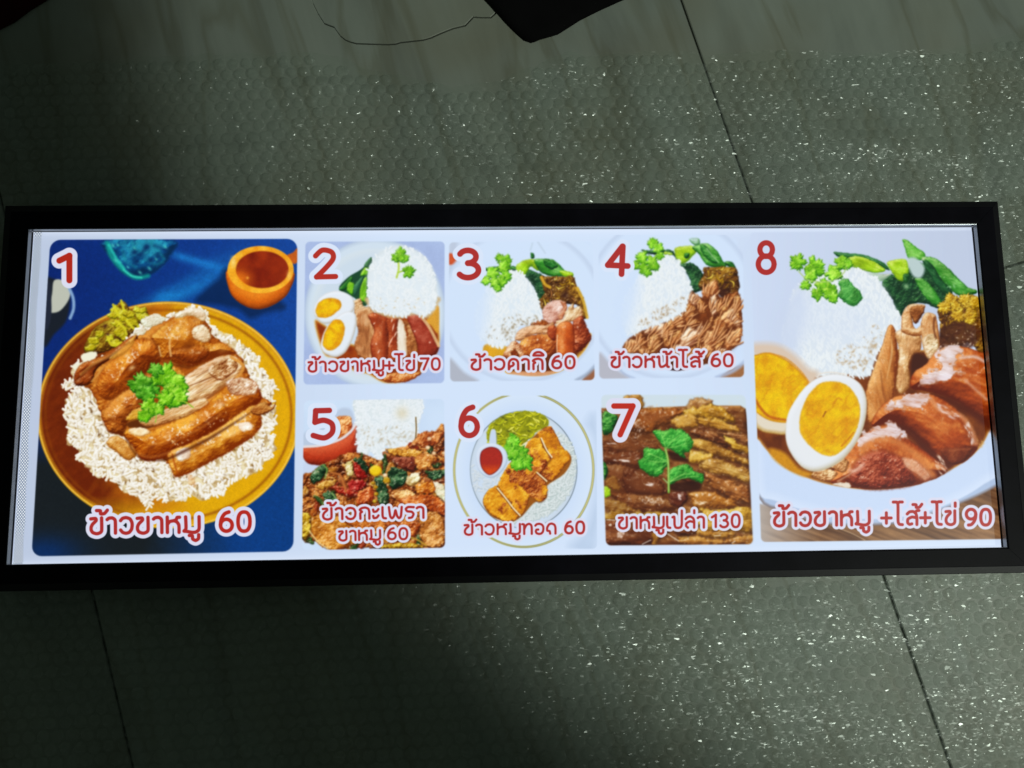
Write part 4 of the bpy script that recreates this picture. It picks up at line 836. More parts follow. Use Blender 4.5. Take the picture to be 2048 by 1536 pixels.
def card7():
    z = Zm(1193, 780, 4.8)
    Q = rquad([z((42, 45)), z((1430, 45)), z((1502, 1480)), z((92, 1492))], 10)
    clip_to(Q)
    fill(Q, (206, 222, 232), sm=False)
    fill(P_(z, "1100,75 1420,60 1445,1500 1502,1500 30,1500 30,170 860,155 1000,120", ), lambda X, Y, d: mixc((54, 22, 10), (120, 62, 20), fbm(X, Y, 20, 3, 4, .35, 2)), 1.5, sm=False) if False else None
    fill([z(p) for p in ((30, 175), (440, 172), (860, 156), (1100, 150), (1380, 150), (1430, 180), (1450, 300), (1520, 1500), (30, 1510))], lambda X, Y, d: shade(X, Y, d, ((42, 16, 6), (108, 54, 20), (190, 130, 64)), 12, (.5, 16, .35, 2), spec=.8, mott=.3, sthr=.54), 1.4, sm=False)
    BR = ((52, 20, 8), (112, 54, 20), (176, 112, 60)); BD = ((46, 14, 8), (98, 42, 18), (156, 90, 48)); TAN = ((96, 54, 12), (176, 118, 34), (230, 182, 84)); OCH = ((104, 64, 10), (196, 142, 30), (240, 200, 90))
    for p, c, r, a, st, sp in (
        ("265,90 300,45 410,50 455,110 450,180 400,200 300,130", TAN, 12, .8, 1, .4),
        ("300,200 450,170 640,180 850,180 850,230 760,300 620,340 560,400 400,420 300,380 320,280", ((70, 30, 8), (150, 76, 22), (206, 130, 56)), 24, .2, 2, .9),
        ("60,440 200,420 330,430 460,500 560,520 600,570 470,600 200,600 60,580", BR, 18, .05, 3, 1.0),
        ("60,600 250,590 440,600 460,700 400,760 280,730 80,720", BD, 18, .05, 3, 1.0),
        ("80,720 200,710 300,760 270,880 140,870 90,800", ((90, 40, 16), (156, 92, 44), (206, 146, 86)), 18, .6, 2, .5),
        ("280,760 430,780 560,840 640,900 670,990 560,1010 340,1010 250,920", BD, 20, .6, 2, 1.0),
        ("80,890 130,820 180,830 230,960 160,970 120,930", TAN, 8, .5, 2, .6),
        ("140,980 340,1000 560,1010 700,1060 760,1140 640,1170 420,1170 280,1120 160,1040", ((70, 30, 10), (146, 82, 32), (214, 150, 80)), 20, .15, 3, 1.2),
        ("80,1050 200,1060 330,1130 420,1170 300,1180 90,1150", TAN, 12, .3, 3, .8),
        ("700,990 860,970 880,1060 800,1130 720,1100", ((40, 10, 8), (90, 34, 20), (150, 80, 50)), 10, .3, 2, 1.0),
        ("90,1170 300,1180 640,1170 700,1200 500,1230 100,1250", OCH, 9, .05, 4, .6),
        ("90,1260 330,1250 620,1260 720,1330 610,1440 500,1480 100,1490", BD, 22, .3, 2, 1.0),
        ("540,1380 600,1390 600,1450 540,1470", TAN, 8, .5, 1, .4),
        ("870,130 930,75 1050,80 1110,120 1050,180 940,230 860,200", ((84, 40, 12), (150, 92, 36), (200, 146, 76)), 14, .8, 1.5, .5),
        ("850,180 990,160 1100,130 1200,170 1290,230 1330,320 1180,300 1040,280 900,290 820,250", OCH, 18, .35, 3, .8),
        ("720,300 820,230 960,260 980,330 880,370 760,360", TAN, 10, .2, 2, .7),
        ("960,260 1150,280 1300,330 1380,400 1250,400 1080,350 980,320", ((110, 64, 14), (196, 140, 40), (236, 192, 90)), 10, .3, 4, .7),
        ("900,380 1060,390 1200,430 1320,500 1400,600 1300,590 1160,520 1000,470 900,430", BR, 14, .4, 3, .7),
        ("1170,400 1300,410 1440,440 1450,500 1330,470 1200,430", ((110, 60, 24), (190, 130, 70), (236, 190, 130)), 7, .15, 4, .7),
        ("1210,430 1300,460 1380,520 1450,560 1450,600 1340,570 1240,500", OCH, 8, .5, 3, .7),
        ("920,470 1050,480 1180,540 1330,610 1460,680 1450,730 1300,680 1120,630 960,570 900,540", TAN, 16, .4, 3, .8),
        ("890,590 960,590 1120,620 1100,680 1000,700 1100,750 1040,770 960,700 880,700", OCH, 12, .4, 2, .6),
        ("1000,690 1160,650 1300,720 1460,760 1475,880 1380,870 1250,820 1140,800 1040,770", ((104, 58, 12), (190, 136, 50), (236, 194, 110)), 14, .4, 3, .8),
        ("1040,790 1160,830 1300,880 1470,950 1480,1100 1340,1060 1200,1010 1080,900", ((80, 36, 12), (156, 88, 32), (210, 142, 74)), 20, .5, 3, .9),
        ("880,980 1060,970 1200,1010 1340,1080 1320,1140 1100,1140 960,1140 900,1060", ((96, 46, 10), (180, 110, 30), (232, 172, 90)), 18, .3, 2, 1.1),
        ("1000,1140 1180,1150 1350,1120 1490,1150 1500,1360 1300,1350 1100,1360 960,1290 1000,1200", OCH, 20, .2, 3, .6),
        ("960,1330 1120,1350 1320,1360 1300,1420 1080,1420 960,1390", TAN, 10, .1, 4, .6),
        ("800,1400 1000,1400 1200,1440 1500,1380 1500,1480 1200,1490 820,1490", ((90, 44, 10), (176, 112, 34), (226, 170, 80)), 14, .1, 4, .6),
        ("720,1200 900,1200 960,1290 940,1380 800,1400 720,1310", BR, 14, .4, 3, .7),
        ("820,760 900,720 920,760 1030,790 1000,880 900,900 800,860", BD, 10, .4, 3, .3)):
        P = P_(z, p); fill([(x+.6, y+2.2) for x, y in P], (40, 14, 6), 3, al=.3 if st < 3 else .5)
        blob(P, c, r=r*.9, bump=(.4 if st < 3 else 1.1, 18 if st < 3 else 7, a, st if st < 3 else st+.4), spec=sp, rag=(4.5, 9), mott=.5, edge=.3, sthr=.5, soft=2, al=.92)
    fill(P_(z, "60,420 300,380 460,480 560,540 640,900 760,1060 700,1160 300,1180 70,1150"), (84, 34, 14), 12, al=.38)
    for p, a_ in (("150,480 300,470 440,560 400,580 200,560", .5), ("120,640 300,650 420,700 300,700", .5), ("300,860 500,850 600,960 400,980", .4), ("430,230 640,220 700,280 500,330", .5)):
        fill(P_(z, p), (150, 84, 40), 7, al=a_)
    for p in ("60,215 130,210 190,240 200,300 150,400 60,420", "60,700 100,720 110,800 70,860"):
        blob(P_(z, p), GRD, r=7, bump=(1.1, 5), rag=(2, 4), mott=.6)
    blob(P_(z, "70,930 120,940 130,1010 80,1030"), LIM, r=6, bump=(.4, 5))
    glints([z(p) for p in ((340, 300), (500, 290), (520, 400), (360, 480), (320, 400))], 34, 3, 1.7, (235, 215, 200), .8)
    glints([z(p) for p in ((160, 660), (320, 660), (320, 700), (160, 690))], 26, 4, 1.6, (240, 228, 220), .9, 3, .05)
    glints([z(p) for p in ((80, 505), (190, 500), (190, 525), (80, 525))], 14, 5, 1.6, (240, 228, 220), .9, 3, .05)
    glints([z(p) for p in ((450, 880), (560, 880), (540, 930), (440, 930))], 20, 6, 1.7, (240, 228, 220), .9, 3, .1)
    glints([z(p) for p in ((420, 1010), (640, 1030), (680, 1120), (400, 1090))], 46, 7, 1.6, (240, 220, 200), .85)
    glints([z(p) for p in ((770, 990), (830, 1000), (820, 1060), (780, 1060))], 16, 8, 1.8, (250, 240, 235), .9)
    glints([z(p) for p in ((200, 1340), (280, 1350), (270, 1430), (190, 1420))], 40, 9, 1.5, (245, 225, 210), .9)
    glints([z(p) for p in ((940, 1060), (1060, 1060), (1060, 1110), (940, 1110))], 20, 10, 1.6, (250, 235, 210), .85, 3, .2)
    glints(Q, 260, 11, 1.2, (236, 206, 160), .7)
    for t_ in ("100,1245 180,1250", "680,1380 790,1450", "1190,1395 1130,1400", "440,1480 520,1440", "1300,1470 1330,1450"):
        stroke(P_(z, t_), 2, (240, 230, 214), .8, .8)
    # coriander sprig with its shade in the sauce
    fill(P_(z, "700,900 860,880 1000,900 980,960 800,980 700,950"), (44, 14, 8), 3, al=.85); fill(P_(z, "690,590 760,600 860,650 880,690 760,680 700,650"), (44, 14, 8), 3, al=.85)
    G7 = ((14, 84, 20), (44, 150, 44), (120, 210, 90)); 
    for p, sd in (("540,395 660,390 700,370 760,375 830,380 900,450 930,510 890,590 840,600 850,650 790,630 720,570 670,560 620,520", 4), ("400,680 450,640 460,550 560,570 600,560 660,600 690,690 640,780 600,820 520,830 470,790 420,750", 5), ("700,780 780,730 880,715 940,780 1020,800 1030,850 1010,895 920,860 830,850 760,880 710,900", 6)):
        blob(P_(z, p), G7, r=9, bump=(.9, 6), rag=(2.2, 4), seed=sd, mott=.4, edge=.3)
    for t_ in ("665,560 640,470 620,430", "665,560 740,480 800,430", "665,560 780,540 860,510", "690,690 600,690 500,680", "690,690 580,640 500,610", "690,690 610,760 560,790", "705,880 800,820 900,800", "705,880 780,840 860,790", "705,880 860,840 980,830"):
        stroke(P_(z, t_), 1.4, (160, 220, 110), .8, .75)
    stroke(P_(z, "660,560 685,680 690,800 693,980"), 4.6, (110, 170, 60), 1); stroke(P_(z, "664,570 688,700 692,970"), 1.8, (180, 216, 120), .8)
    stroke(P_(z, "640,850 680,890"), 2.4, (150, 180, 110), .8)
    soften(1198, 786, 1512, 1094, 1.6)
    text('7', z((158, 425)), z((340, 425)), 47, 9.5, 10.5, red=(186, 42, 30), lean=0.03)
    text('ขาหมูเปล่า', z((216, 1325)), z((1030, 1318)), 21, 5.6, 5.2)
    text('130', z((1108, 1312)), z((1372, 1312)), 21, 5.6, 5.2, dh=.95)
    clip_to(None)

def card8():
    z = Zm(1490, 465, 4.096); zb = Zm(1490, 760, 4.096)
    clip_to(rquad([z((40, 0)), z((2300, -20)), zb((2300, 1300)), zb((132, 1327))], 9))
    # table boards low in the picture
    def wood(X, Y, d):
        g = fbm(X, Y, 10, 4, 5, .33, 7); g2 = vnoise((-X*math.sin(.36)+Y*math.cos(.36))/4.2, X*.003, 9)
        c = mixc((70, 40, 26), (186, 140, 92), g*.7+g2*.5-.12)
        l = np.clip((1640-X)/120, 0, 1)
        return mixc(c, mixc((168, 158, 150), (190, 178, 168), g), l)
    fill([zb(p) for p in ((110, 1010), (300, 1060), (620, 1160), (1000, 1190), (1500, 1120), (2300, 700), (2300, 1400), (100, 1400))], wood, 2, sm=False)
    stroke(P_(zb, "690,1180 840,1260 950,1300"), 4, (90, 60, 40), 1.2, .7); stroke(P_(zb, "700,1190 860,1250 980,1310"), 1.8, (220, 190, 150), .9, .7)
    # the big white plate: shadow edge then rim
    fill([zb(p) for p in ((80, 470), (110, 960), (330, 1080), (640, 1180), (1000, 1195), (1350, 1160), (1750, 1020), (2050, 880), (2300, 700), (2300, 300))], lambda X, Y, d: mixc((120, 104, 100), (176, 196, 226), d/7), 1.6)
    fill([zb(p) for p in ((60, -400), (80, 470), (112, 915), (240, 985), (460, 1060), (760, 1120), (1080, 1140), (1400, 1100), (1700, 1000), (1960, 850), (2300, 560), (2300, -400))], lambda X, Y, d: mixc((214, 229, 251), (202, 220, 247), d/20), 1.6)
    # broth in the well
    well = P_(zb, "78,400 120,500 200,600 330,720 480,790 640,845 850,885 1080,900 1350,870 1560,800 1780,680 1920,560 2000,420 2080,200 1900,-200 80,-200")
    fill(well, lambda X, Y, d: mixc((200, 140, 60), mixc((80, 30, 12), (150, 74, 20), fbm(X, Y, 24, 3, 4)), d/6), 1.6)
    fill(P_(zb, "200,560 330,600 440,720 560,770 480,790 330,720 230,640"), (206, 140, 20), 4)
    # pale upper part of the dish behind
    fill(P_(z, "0,-60 2300,-60 2300,500 1880,500 1280,600 600,1150 430,1100 330,1000 30,900"), lambda X, Y, d: mixc((204, 218, 242), (192, 204, 227), (X-1500)/400), 6)
    # greens
    greens(z, ("1120,420 1160,350 1290,330 1400,240 1560,300 1700,450 1600,620 1470,580 1330,600 1280,680 1240,640 1210,560 1150,480",),
           (("730,160 850,170 960,180 1080,220 1150,260 1180,310 1080,270 960,210 850,215 760,200", ((12, 60, 30), (40, 110, 50), (90, 160, 90))), ("850,205 940,195 1060,240 1150,310 1060,330 960,310 850,265", LIM),
            ("1160,250 1220,225 1320,225 1340,330 1290,400 1240,380 1200,320", LIM), ("1290,60 1340,70 1400,120 1470,170 1460,220 1380,230 1330,200 1310,130", ((24, 110, 20), (78, 166, 40), (160, 214, 110))),
            ("1460,210 1540,205 1640,270 1740,370 1830,450 1890,470 1890,500 1760,520 1640,430 1520,320", MID), ("1450,230 1530,260 1620,400 1700,500 1640,520 1540,400", ((4, 34, 20), (16, 70, 34), (50, 120, 60))),
            ("1390,380 1460,380 1560,480 1610,580 1560,600 1480,540 1420,450", MID), ("1300,340 1350,350 1330,410 1300,400", ((6, 50, 20), (24, 84, 30), (80, 140, 70))), ("1000,330 1120,340 1200,340 1120,400 1060,380", ((130, 170, 140), (176, 206, 180), (214, 228, 226)))))
    fill(P_(z, "1330,220 1400,210 1470,290 1440,370 1370,350"), (186, 206, 206), 3); q = z((1460, 215)); spot(q[0], q[1], 4, (220, 236, 180), .9)
    q = z((1320, 440)); spot(q[0], q[1], 5, (150, 190, 140), .8)
    glints([z(p) for p in ((1540, 300), (1700, 400), (1760, 480), (1640, 460))], 18, 5, 2, (170, 220, 170), .7)
    # mustard greens at the edge
    mustard(z, "1580,620 1680,530 1760,540 1850,510 1900,540 1960,700 1980,900 1940,1000 1820,900 1700,1000 1600,990 1600,760", 14)
    for p in ((1690, 560), (1720, 610), (1640, 620), (1800, 560), (1850, 620), (1750, 690), (1840, 700), (1880, 580)):
        q = z(p); blob(leafpts(q[0], q[1], 15, p[0]*.01, 4, p[1]), MUST, r=6, bump=(.9, 5), rag=(1.5, 4), sm=False, spec=.4)
    fill(P_(z, "1600,790 1760,740 1900,780 1930,860 1830,960 1700,1010 1600,980"), lambda X, Y, d: mixc((44, 16, 12), (96, 46, 26), fbm(X, Y, 8, 3, 6)), 3, al=.8)
    glints([z(p) for p in ((1620, 800), (1900, 800), (1880, 1000), (1700, 960))], 22, 6, 2, (240, 220, 200), .85)
    # rice mound
    ricemound(P_(z, "360,640 400,480 520,380 700,330 860,290 980,320 1100,400 1180,520 1230,620 1280,720 1260,830 1180,780 1120,900 1060,1050 1000,1180 800,1160 560,1170 440,1080 340,1000 300,850"), 900, 36, 1.35, 1.5, tint=(200, 214, 232), ln=9)
    fill(P_(z, "180,760 360,500 480,420 520,640 420,1000 330,980 250,930"), lambda X, Y, d: np.array((202, 215, 238), np.float32), 16, al=.85)
    fill(P_(z, "440,560 700,520 950,600 1050,760 900,900 600,900 420,800"), lambda X, Y, d: np.array((212, 224, 242), np.float32), 22, al=.45)
    glints([z(p) for p in ((700, 1080), (1000, 1150), (1150, 800), (1060, 740), (900, 900), (740, 960))], 90, 4, 2.6, (176, 140, 90), .6)
    # coriander
    for i, (x, y, s, r) in enumerate(((435, 240, 70, 2.6), (570, 290, 88, .6), (540, 350, 60, 1.4), (720, 330, 70, .4), (790, 250, 66, -.3), (840, 260, 40, .2), (640, 440, 70, .9), (690, 480, 74, .8), (590, 500, 56, 1.4), (500, 430, 46, 2.6), (720, 530, 50, 1.0))):
        q = z((x, y)); leaf(q[0], q[1], s/4.096, r, GRN, seed=i+90)
    blob(P_(z, "770,400 840,380 890,440 940,480 960,540 920,590 870,600 800,560 760,510 780,460"), ((20, 84, 30), (54, 140, 50), (130, 196, 100)), r=8, bump=(.6, 6), rag=(2, 4))
    stroke(P_(z, "440,320 500,380 560,400 700,400 800,340 830,280"), 2.4, (170, 200, 110), 1, .8)
    # intestine pieces
    IT = ((130, 64, 22), (206, 144, 84), (246, 214, 166))
    blob(P_(z, "990,1300 1030,1180 1080,1050 1130,900 1180,760 1230,800 1250,960 1240,1150 1220,1330 1180,1560 1020,1560 1000,1420"), ((120, 50, 14), (196, 120, 52), (240, 180, 110)), r=20, bump=(.7, 10, 1.3, 4), rag=(1, 6), spec=.4)
    for t_ in ("1170,800 1120,960 1060,1120 1010,1260", "1200,850 1200,1000 1160,1200", "1110,1130 1130,1300 1150,1400"):
        stroke(P_(z, t_), 4, (240, 200, 140) if t_[0:4] != "1110" else (140, 70, 26), 1.6, .6, True)
    blob(P_(z, "1230,820 1330,800 1430,830 1440,960 1370,1010 1340,1100 1350,1240 1290,1320 1240,1280 1250,1120 1260,960"), ((150, 90, 40), (220, 170, 110), (250, 230, 196)), r=12, bump=(.9, 7, 1.4, 2), rag=(1.2, 5), mott=.5)
    blob(P_(z, "1280,760 1290,660 1350,590 1460,590 1470,620 1400,640 1370,720 1400,790 1460,740 1480,820 1400,850 1290,820"), IT, r=10, bump=(.5, 7), rag=(.8, 5), spec=.4)
    blob(P_(z, "1360,610 1460,600 1460,660 1400,750 1360,690"), ((70, 30, 12), (150, 84, 34), (216, 150, 84)), r=8, bump=(.5, 6))
    blob(P_(z, "1440,740 1480,660 1550,670 1570,720 1590,860 1590,960 1530,1080 1480,1020 1450,900"), IT, r=10, bump=(.6, 7, 1.4, 2), rag=(.8, 5))
    blob(P_(z, "1460,870 1540,830 1580,880 1580,970 1530,1070 1480,990"), ((150, 110, 60), (220, 186, 136), (246, 230, 200)), r=6, bump=(1.4, 4), mott=1.0)
    stroke(P_(z, "1550,700 1545,780 1560,860"), 4, (110, 50, 20), 1.4, .8); stroke(P_(z, "1300,780 1380,800 1450,790"), 4, (236, 200, 150), 1.4, .8)
    fill(P_(z, "1370,1010 1450,1000 1560,1090 1560,1160 1420,1200 1360,1180"), (66, 28, 18), 3)
    # pork knuckle slices
    PK = ((92, 24, 6), (172, 70, 20), (232, 146, 72))
    blob(P_(zb, "1350,60 1380,-60 1480,-130 1560,-230 1700,-280 1900,-240 2100,-120 2120,260 1980,330 1860,260 1740,180 1600,120 1460,90"), PK, r=60, bump=(.45, 22, .4, 2), rag=(1, 8), spec=.9, mott=.5)
    blob(P_(zb, "1560,-220 1640,-290 1760,-280 1760,-200 1700,-130 1800,-60 1700,-20 1560,30 1430,40 1470,-60 1600,-110"), ((190, 140, 110), (222, 206, 208), (240, 232, 240)), r=5, bump=(1.0, 7, .3, 3), rag=(11, 9), soft=3, al=.88, mott=.9)
    stroke(P_(zb, "1760,-180 1880,-190 1960,-150"), 6, (226, 206, 200), 2.5, .7); stroke(P_(zb, "1800,0 1900,90 1980,160"), 5, (214, 160, 130), 2.5, .7)
    fill(P_(zb, "1530,110 1700,150 1860,240 2000,320 2010,420 1900,330 1740,230 1560,160"), (84, 26, 10), 5, al=.9)
    blob(P_(zb, "1040,380 1080,260 1180,160 1300,120 1480,110 1600,150 1730,240 1830,360 1890,480 1900,570 1780,680 1660,690 1560,620 1440,500 1330,400 1200,350"), PK, r=56, bump=(.4, 22, .6, 2), rag=(1, 8), spec=.5, mott=.5)
    blob(P_(zb, "1160,230 1250,150 1400,110 1520,120 1510,190 1420,230 1300,230 1220,250"), ((200, 150, 120), (226, 212, 216), (242, 236, 244)), r=5, bump=(1.0, 7, .3, 3), rag=(11, 9), soft=3, al=.9, mott=.9)
    stroke(P_(zb, "1520,160 1620,260 1760,290 1850,400 1890,520"), 9, (222, 150, 100), 3, .7)
    glints([zb(p) for p in ((1560, 170), (1660, 220), (1780, 300), (1700, 330), (1600, 270))], 22, 6, 3, (232, 214, 214), .8, 2.4, .5)
    glints([zb(p) for p in ((1780, 350), (1840, 340), (1890, 500), (1850, 540))], 26, 7, 2.4, (236, 220, 214), .85, 2.4, 1.2)
    fill(P_(zb, "1250,360 1380,400 1480,520 1600,640 1700,700 1600,760 1500,640 1380,500 1280,420"), (80, 22, 10), 5, al=.85)
    blob(P_(zb, "700,840 740,720 820,620 900,500 980,440 1060,390 1180,365 1260,400 1330,480 1420,540 1500,600 1600,680 1660,740 1580,800 1500,830 1350,870 1080,895 860,880"), PK, r=56, bump=(.4, 22, .6, 2), rag=(1, 8), spec=.4, mott=.5)
    blob(P_(zb, "910,500 980,440 1080,390 1200,360 1280,410 1300,490 1200,480 1120,460 1040,500 960,545"), ((196, 146, 120), (226, 210, 212), (242, 236, 244)), r=5, bump=(1.0, 7, .3, 3), rag=(11, 9), soft=3, al=.9, mott=.9)
    stroke(P_(zb, "960,560 1060,500 1180,490 1300,540 1420,640 1540,780"), 12, (214, 130, 66), 4, .7)
    blob(P_(zb, "860,830 900,680 1000,600 1140,580 1280,640 1360,740 1380,850 1200,890 1000,890"), ((74, 14, 10), (138, 44, 24), (196, 100, 70)), r=16, bump=(1.2, 8), soft=5, spec=.8, mott=.7, al=.9)
    blob(P_(zb, "1290,640 1400,660 1520,780 1480,830 1400,780 1320,720"), ((170, 90, 60), (222, 160, 120), (244, 206, 176)), r=8, bump=(.4, 7), soft=3, al=.8)
    stroke(P_(zb, "850,740 920,740 970,690"), 6, (230, 180, 160), 3, .7); stroke(P_(zb, "760,830 860,770 950,700"), 3, (240, 210, 180), 2, .6)
    glints([zb(p) for p in ((1540, 600), (1600, 610), (1670, 720), (1600, 790), (1560, 720))], 30, 8, 2.2, (240, 220, 200), .85, 3, .9)
    blob(P_(zb, "1600,570 1720,560 1860,560 1800,660 1700,690 1640,650"), ((60, 18, 10), (110, 40, 16), (170, 90, 50)), r=8, bump=(.4, 8), soft=3, al=.8)
    glints([zb(p) for p in ((1880, 480), (1960, 470), (1960, 560), (1900, 560))], 16, 12, 2, (220, 180, 110), .7)
    for p in ("540,780 600,740 680,730 760,760 700,830 620,820", "700,700 800,640 850,680 800,760"):
        blob(P_(zb, p), ((120, 60, 20), (200, 140, 80), (246, 214, 166)), r=6, bump=(1.3, 4), rag=(2, 4), mott=.9)
    fill(P_(zb, "720,850 800,840 860,850 850,885 760,865"), (232, 220, 200), 1.5, rag=(1.5, 4))
    # eggs
    fill(P_(z, "40,920 180,905 300,930 420,1010 520,1110 600,1150 560,1250 500,1300 300,1100 60,1000"), (216, 196, 176), 7)
    fill(P_(zb, "60,-100 500,50 420,200 380,330 340,440 240,440 120,410 60,300"), lambda X, Y, d: mixc((188, 150, 70), (226, 216, 196), d/9), 2)
    def yolk(s, k):
        def f(X, Y, d):
            n = fbm(X, Y, 18, 4, s); t = fbm(X, Y, 30, 4, s+4, -.9, 1.6)
            c = mixc((218, 146, 10), (238, 196, 12), n*1.5-.1)
            c = mixc(c, (190, 96, 10), np.clip(1-np.abs(t-.52)*16, 0, 1)*.28)
            return mixc(k, c, d/4)
        return f
    fill(P_(z, "52,1050 100,1000 200,985 330,1040 440,1130 520,1230 500,1330 440,1440 400,1540 330,1560 200,1540 100,1480 60,1420"), yolk(3, (200, 130, 20)), 1.4)
    stroke(P_(z, "200,990 330,1030 450,1130 525,1230"), 3, (216, 140, 30), 1.5, .8)
    stroke(P_(zb, "80,150 120,220 200,300 340,330"), 5, (176, 70, 14), 2, .75)
    blob(P_(zb, "330,420 350,280 420,150 500,50 600,-20 720,-50 850,-30 950,40 995,160 990,300 950,440 880,560 790,660 680,725 560,750 460,710 380,610 340,520"), ((196, 186, 160), (228, 232, 236), (238, 242, 248)), r=14, bump=(.02, 10), rag=(.3, 8), edge=.3)
    fill(P_(zb, "445,370 460,250 520,120 610,30 720,10 830,40 910,130 945,250 920,390 860,510 780,590 700,625 610,600 520,530 460,450"), yolk(8, (222, 176, 60)), 1.4, rag=(.8, 5))
    stroke(P_(zb, "640,300 660,260"), 3, (150, 80, 20), .8, .8); stroke(P_(zb, "790,540 840,490 890,430"), 3, (200, 110, 16), 1.4, .8); stroke(P_(zb, "730,190 760,150 790,160"), 3, (206, 130, 20), 1.4, .8)
    q = z((640, 1150)); stroke([z((600, 1160)), z((700, 1145)), z((820, 1160))], 2, (236, 220, 200), 1, .7)
    soften(1496, 460, 2014, 1090, 1.4)
    text('8', z((108, 320)), z((238, 320)), 47, 9.2, 0)
    text('ข้าวขาหมู', zb((240, 1192)), zb((1018, 1184)), 26, 6.4, 5.6)
    text('+ไส้+ไข่', zb((1118, 1184)), zb((1722, 1180)), 26, 6.2, 5.6)
    text('90', zb((1812, 1184)), zb((2010, 1184)), 25, 6.6, 5.8)
    clip_to(None)

def paint_artwork():
    paint_sheet(); card1(); card2(); card3(); card4(); card5(); card6(); card7(); card8()
    return CV

# the sheet's own rectangle; the artwork above was drawn on a slanted grid and is laid flat here
SHX, SHY = .3835, .1330
TW, TH = 3000, 1040
z_ = None
def sheet_pixels():
    xs = -SHX+(np.arange(TW)+.5)/TW*2*SHX; ys = -SHY+(np.arange(TH)+.5)/TH*2*SHY
    X, Y = np.meshgrid(xs.astype(np.float32), ys.astype(np.float32))
    R = np.array(CAM_R, np.float32); c = np.array(CAM_LOC, np.float32)
    D = np.stack([X-c[0], Y-c[1], np.full_like(X, PANEL_Z-c[2])], -1) @ R
    px = 1024+FOC*D[..., 0]/-D[..., 2]; py = 768-FOC*D[..., 1]/-D[..., 2]
    a = paint_artwork()
    fx = np.clip((px-AX0)*SC-.5, 0, CW-1.01); fy = np.clip((py-AY0)*SC-.5, 0, CH-1.01)
    ix = fx.astype(int); iy = fy.astype(int); tx = (fx-ix)[..., None]; ty = (fy-iy)[..., None]
    o = (a[iy, ix]*(1-tx)+a[iy, ix+1]*tx)*(1-ty)+(a[iy+1, ix]*(1-tx)+a[iy+1, ix+1]*tx)*ty
    out = np.ones((TH, TW, 4), np.float32); out[..., :3] = np.clip(o/255, 0, 1)
    return out.ravel()
def _zq(x, y, k, P): return [(x+a/k, y+b/k) for a, b in P]
CARD_Q = {1: [(100.5, 479.5), (595, 477.5), (587, 1103), (63, 1113)],
          2: _zq(600, 475, 5.12, ((55, 42), (1482, 40), (1478, 1492), (35, 1508))),
          3: _zq(893, 475, 5.12, ((25, 50), (1500, 40), (1516, 1460), (38, 1475))),
          4: _zq(1193, 470, 5.12, ((20, 20), (1490, 15), (1510, 1455), (28, 1472))),
          5: _zq(600, 785, 4.8, ((38, 78), (1385, 60), (1392, 1490), (20, 1512))),
          6: _zq(893, 785, 4.8, ((30, 32), (1440, 32), (1445, 1500), (30, 1500))),
          7: _zq(1193, 780, 4.8, ((42, 45), (1430, 45), (1502, 1480), (92, 1492))),
          8: [(1500, 468), (2100, 462), (2140, 1079), (1522, 1084)]}
# ================================================================= materials
def m_tile():
    m, nt, out = nodemat("green_grey_marble_tile"); L = nt.links.new
    tc = N(nt, "ShaderNodeTexCoord"); info = N(nt, "ShaderNodeObjectInfo")
    off = N(nt, "ShaderNodeVectorMath", op='MULTIPLY_ADD'); L(info.outputs["Location"], off.inputs[0]); off.inputs[1].default_value = (7, 5, 0); L(tc.outputs["Object"], off.inputs[2])
    mp = N(nt, "ShaderNodeMapping"); mp.inputs["Scale"].default_value = (15, 2.6, 1); mp.inputs["Rotation"].default_value = (0, 0, math.radians(-7)); L(off.outputs[0], mp.inputs[0])
    n1 = N(nt, "ShaderNodeTexNoise", Scale=1.0, Detail=5.0, Roughness=.6, Distortion=.9); L(mp.outputs[0], n1.inputs["Vector"])
    n2 = N(nt, "ShaderNodeTexNoise", Scale=7.0, Detail=3.0); L(off.outputs[0], n2.inputs["Vector"])
    r1 = ramp(nt, [(0.25, (.19, .215, .19)), (.5, (.265, .30, .262)), (.75, (.32, .36, .315))]); L(n1.outputs[0], r1.inputs[0])
    r2 = ramp(nt, [(.45, (0, 0, 0)), (.75, (.55, .55, .55))]); L(n2.outputs[0], r2.inputs[0])
    mx = N(nt, "ShaderNodeMix", data_type='RGBA'); L(r2.outputs[0], mx.inputs[0]); L(r1.outputs[0], mx.inputs[6]); mx.inputs[7].default_value = (.20, .18, .105, 1)
    # thin dark veins that wander along the tile
    mp2 = N(nt, "ShaderNodeMapping"); mp2.inputs["Scale"].default_value = (14, 2.2, 1); mp2.inputs["Rotation"].default_value = (0, 0, math.radians(-9)); L(off.outputs[0], mp2.inputs[0])
    wv = N(nt, "ShaderNodeTexNoise", Scale=1.0, Detail=4.0, Roughness=.5, Distortion=.6); L(mp2.outputs[0], wv.inputs["Vector"])
    rv = ramp(nt, [(.46, (1, 1, 1)), (.497, (.80, .77, .70)), (.503, (.80, .77, .70)), (.54, (1, 1, 1))]); L(wv.outputs[0], rv.inputs[0])
    mu = N(nt, "ShaderNodeMix", data_type='RGBA', blend_type='MULTIPLY'); mu.inputs[0].default_value = .8; L(mx.outputs[2], mu.inputs[6]); L(rv.outputs[0], mu.inputs[7])
    b = N(nt, "ShaderNodeBsdfPrincipled", Roughness=.42); b.inputs["Specular IOR Level"].default_value = .3; L(mu.outputs[2], b.inputs["Base Color"])
    bp = N(nt, "ShaderNodeBump", Strength=.15, Distance=.001); L(n1.outputs[0], bp.inputs["Height"]); L(bp.outputs[0], b.inputs["Normal"])
    L(b.outputs[0], out.inputs[0]); return m
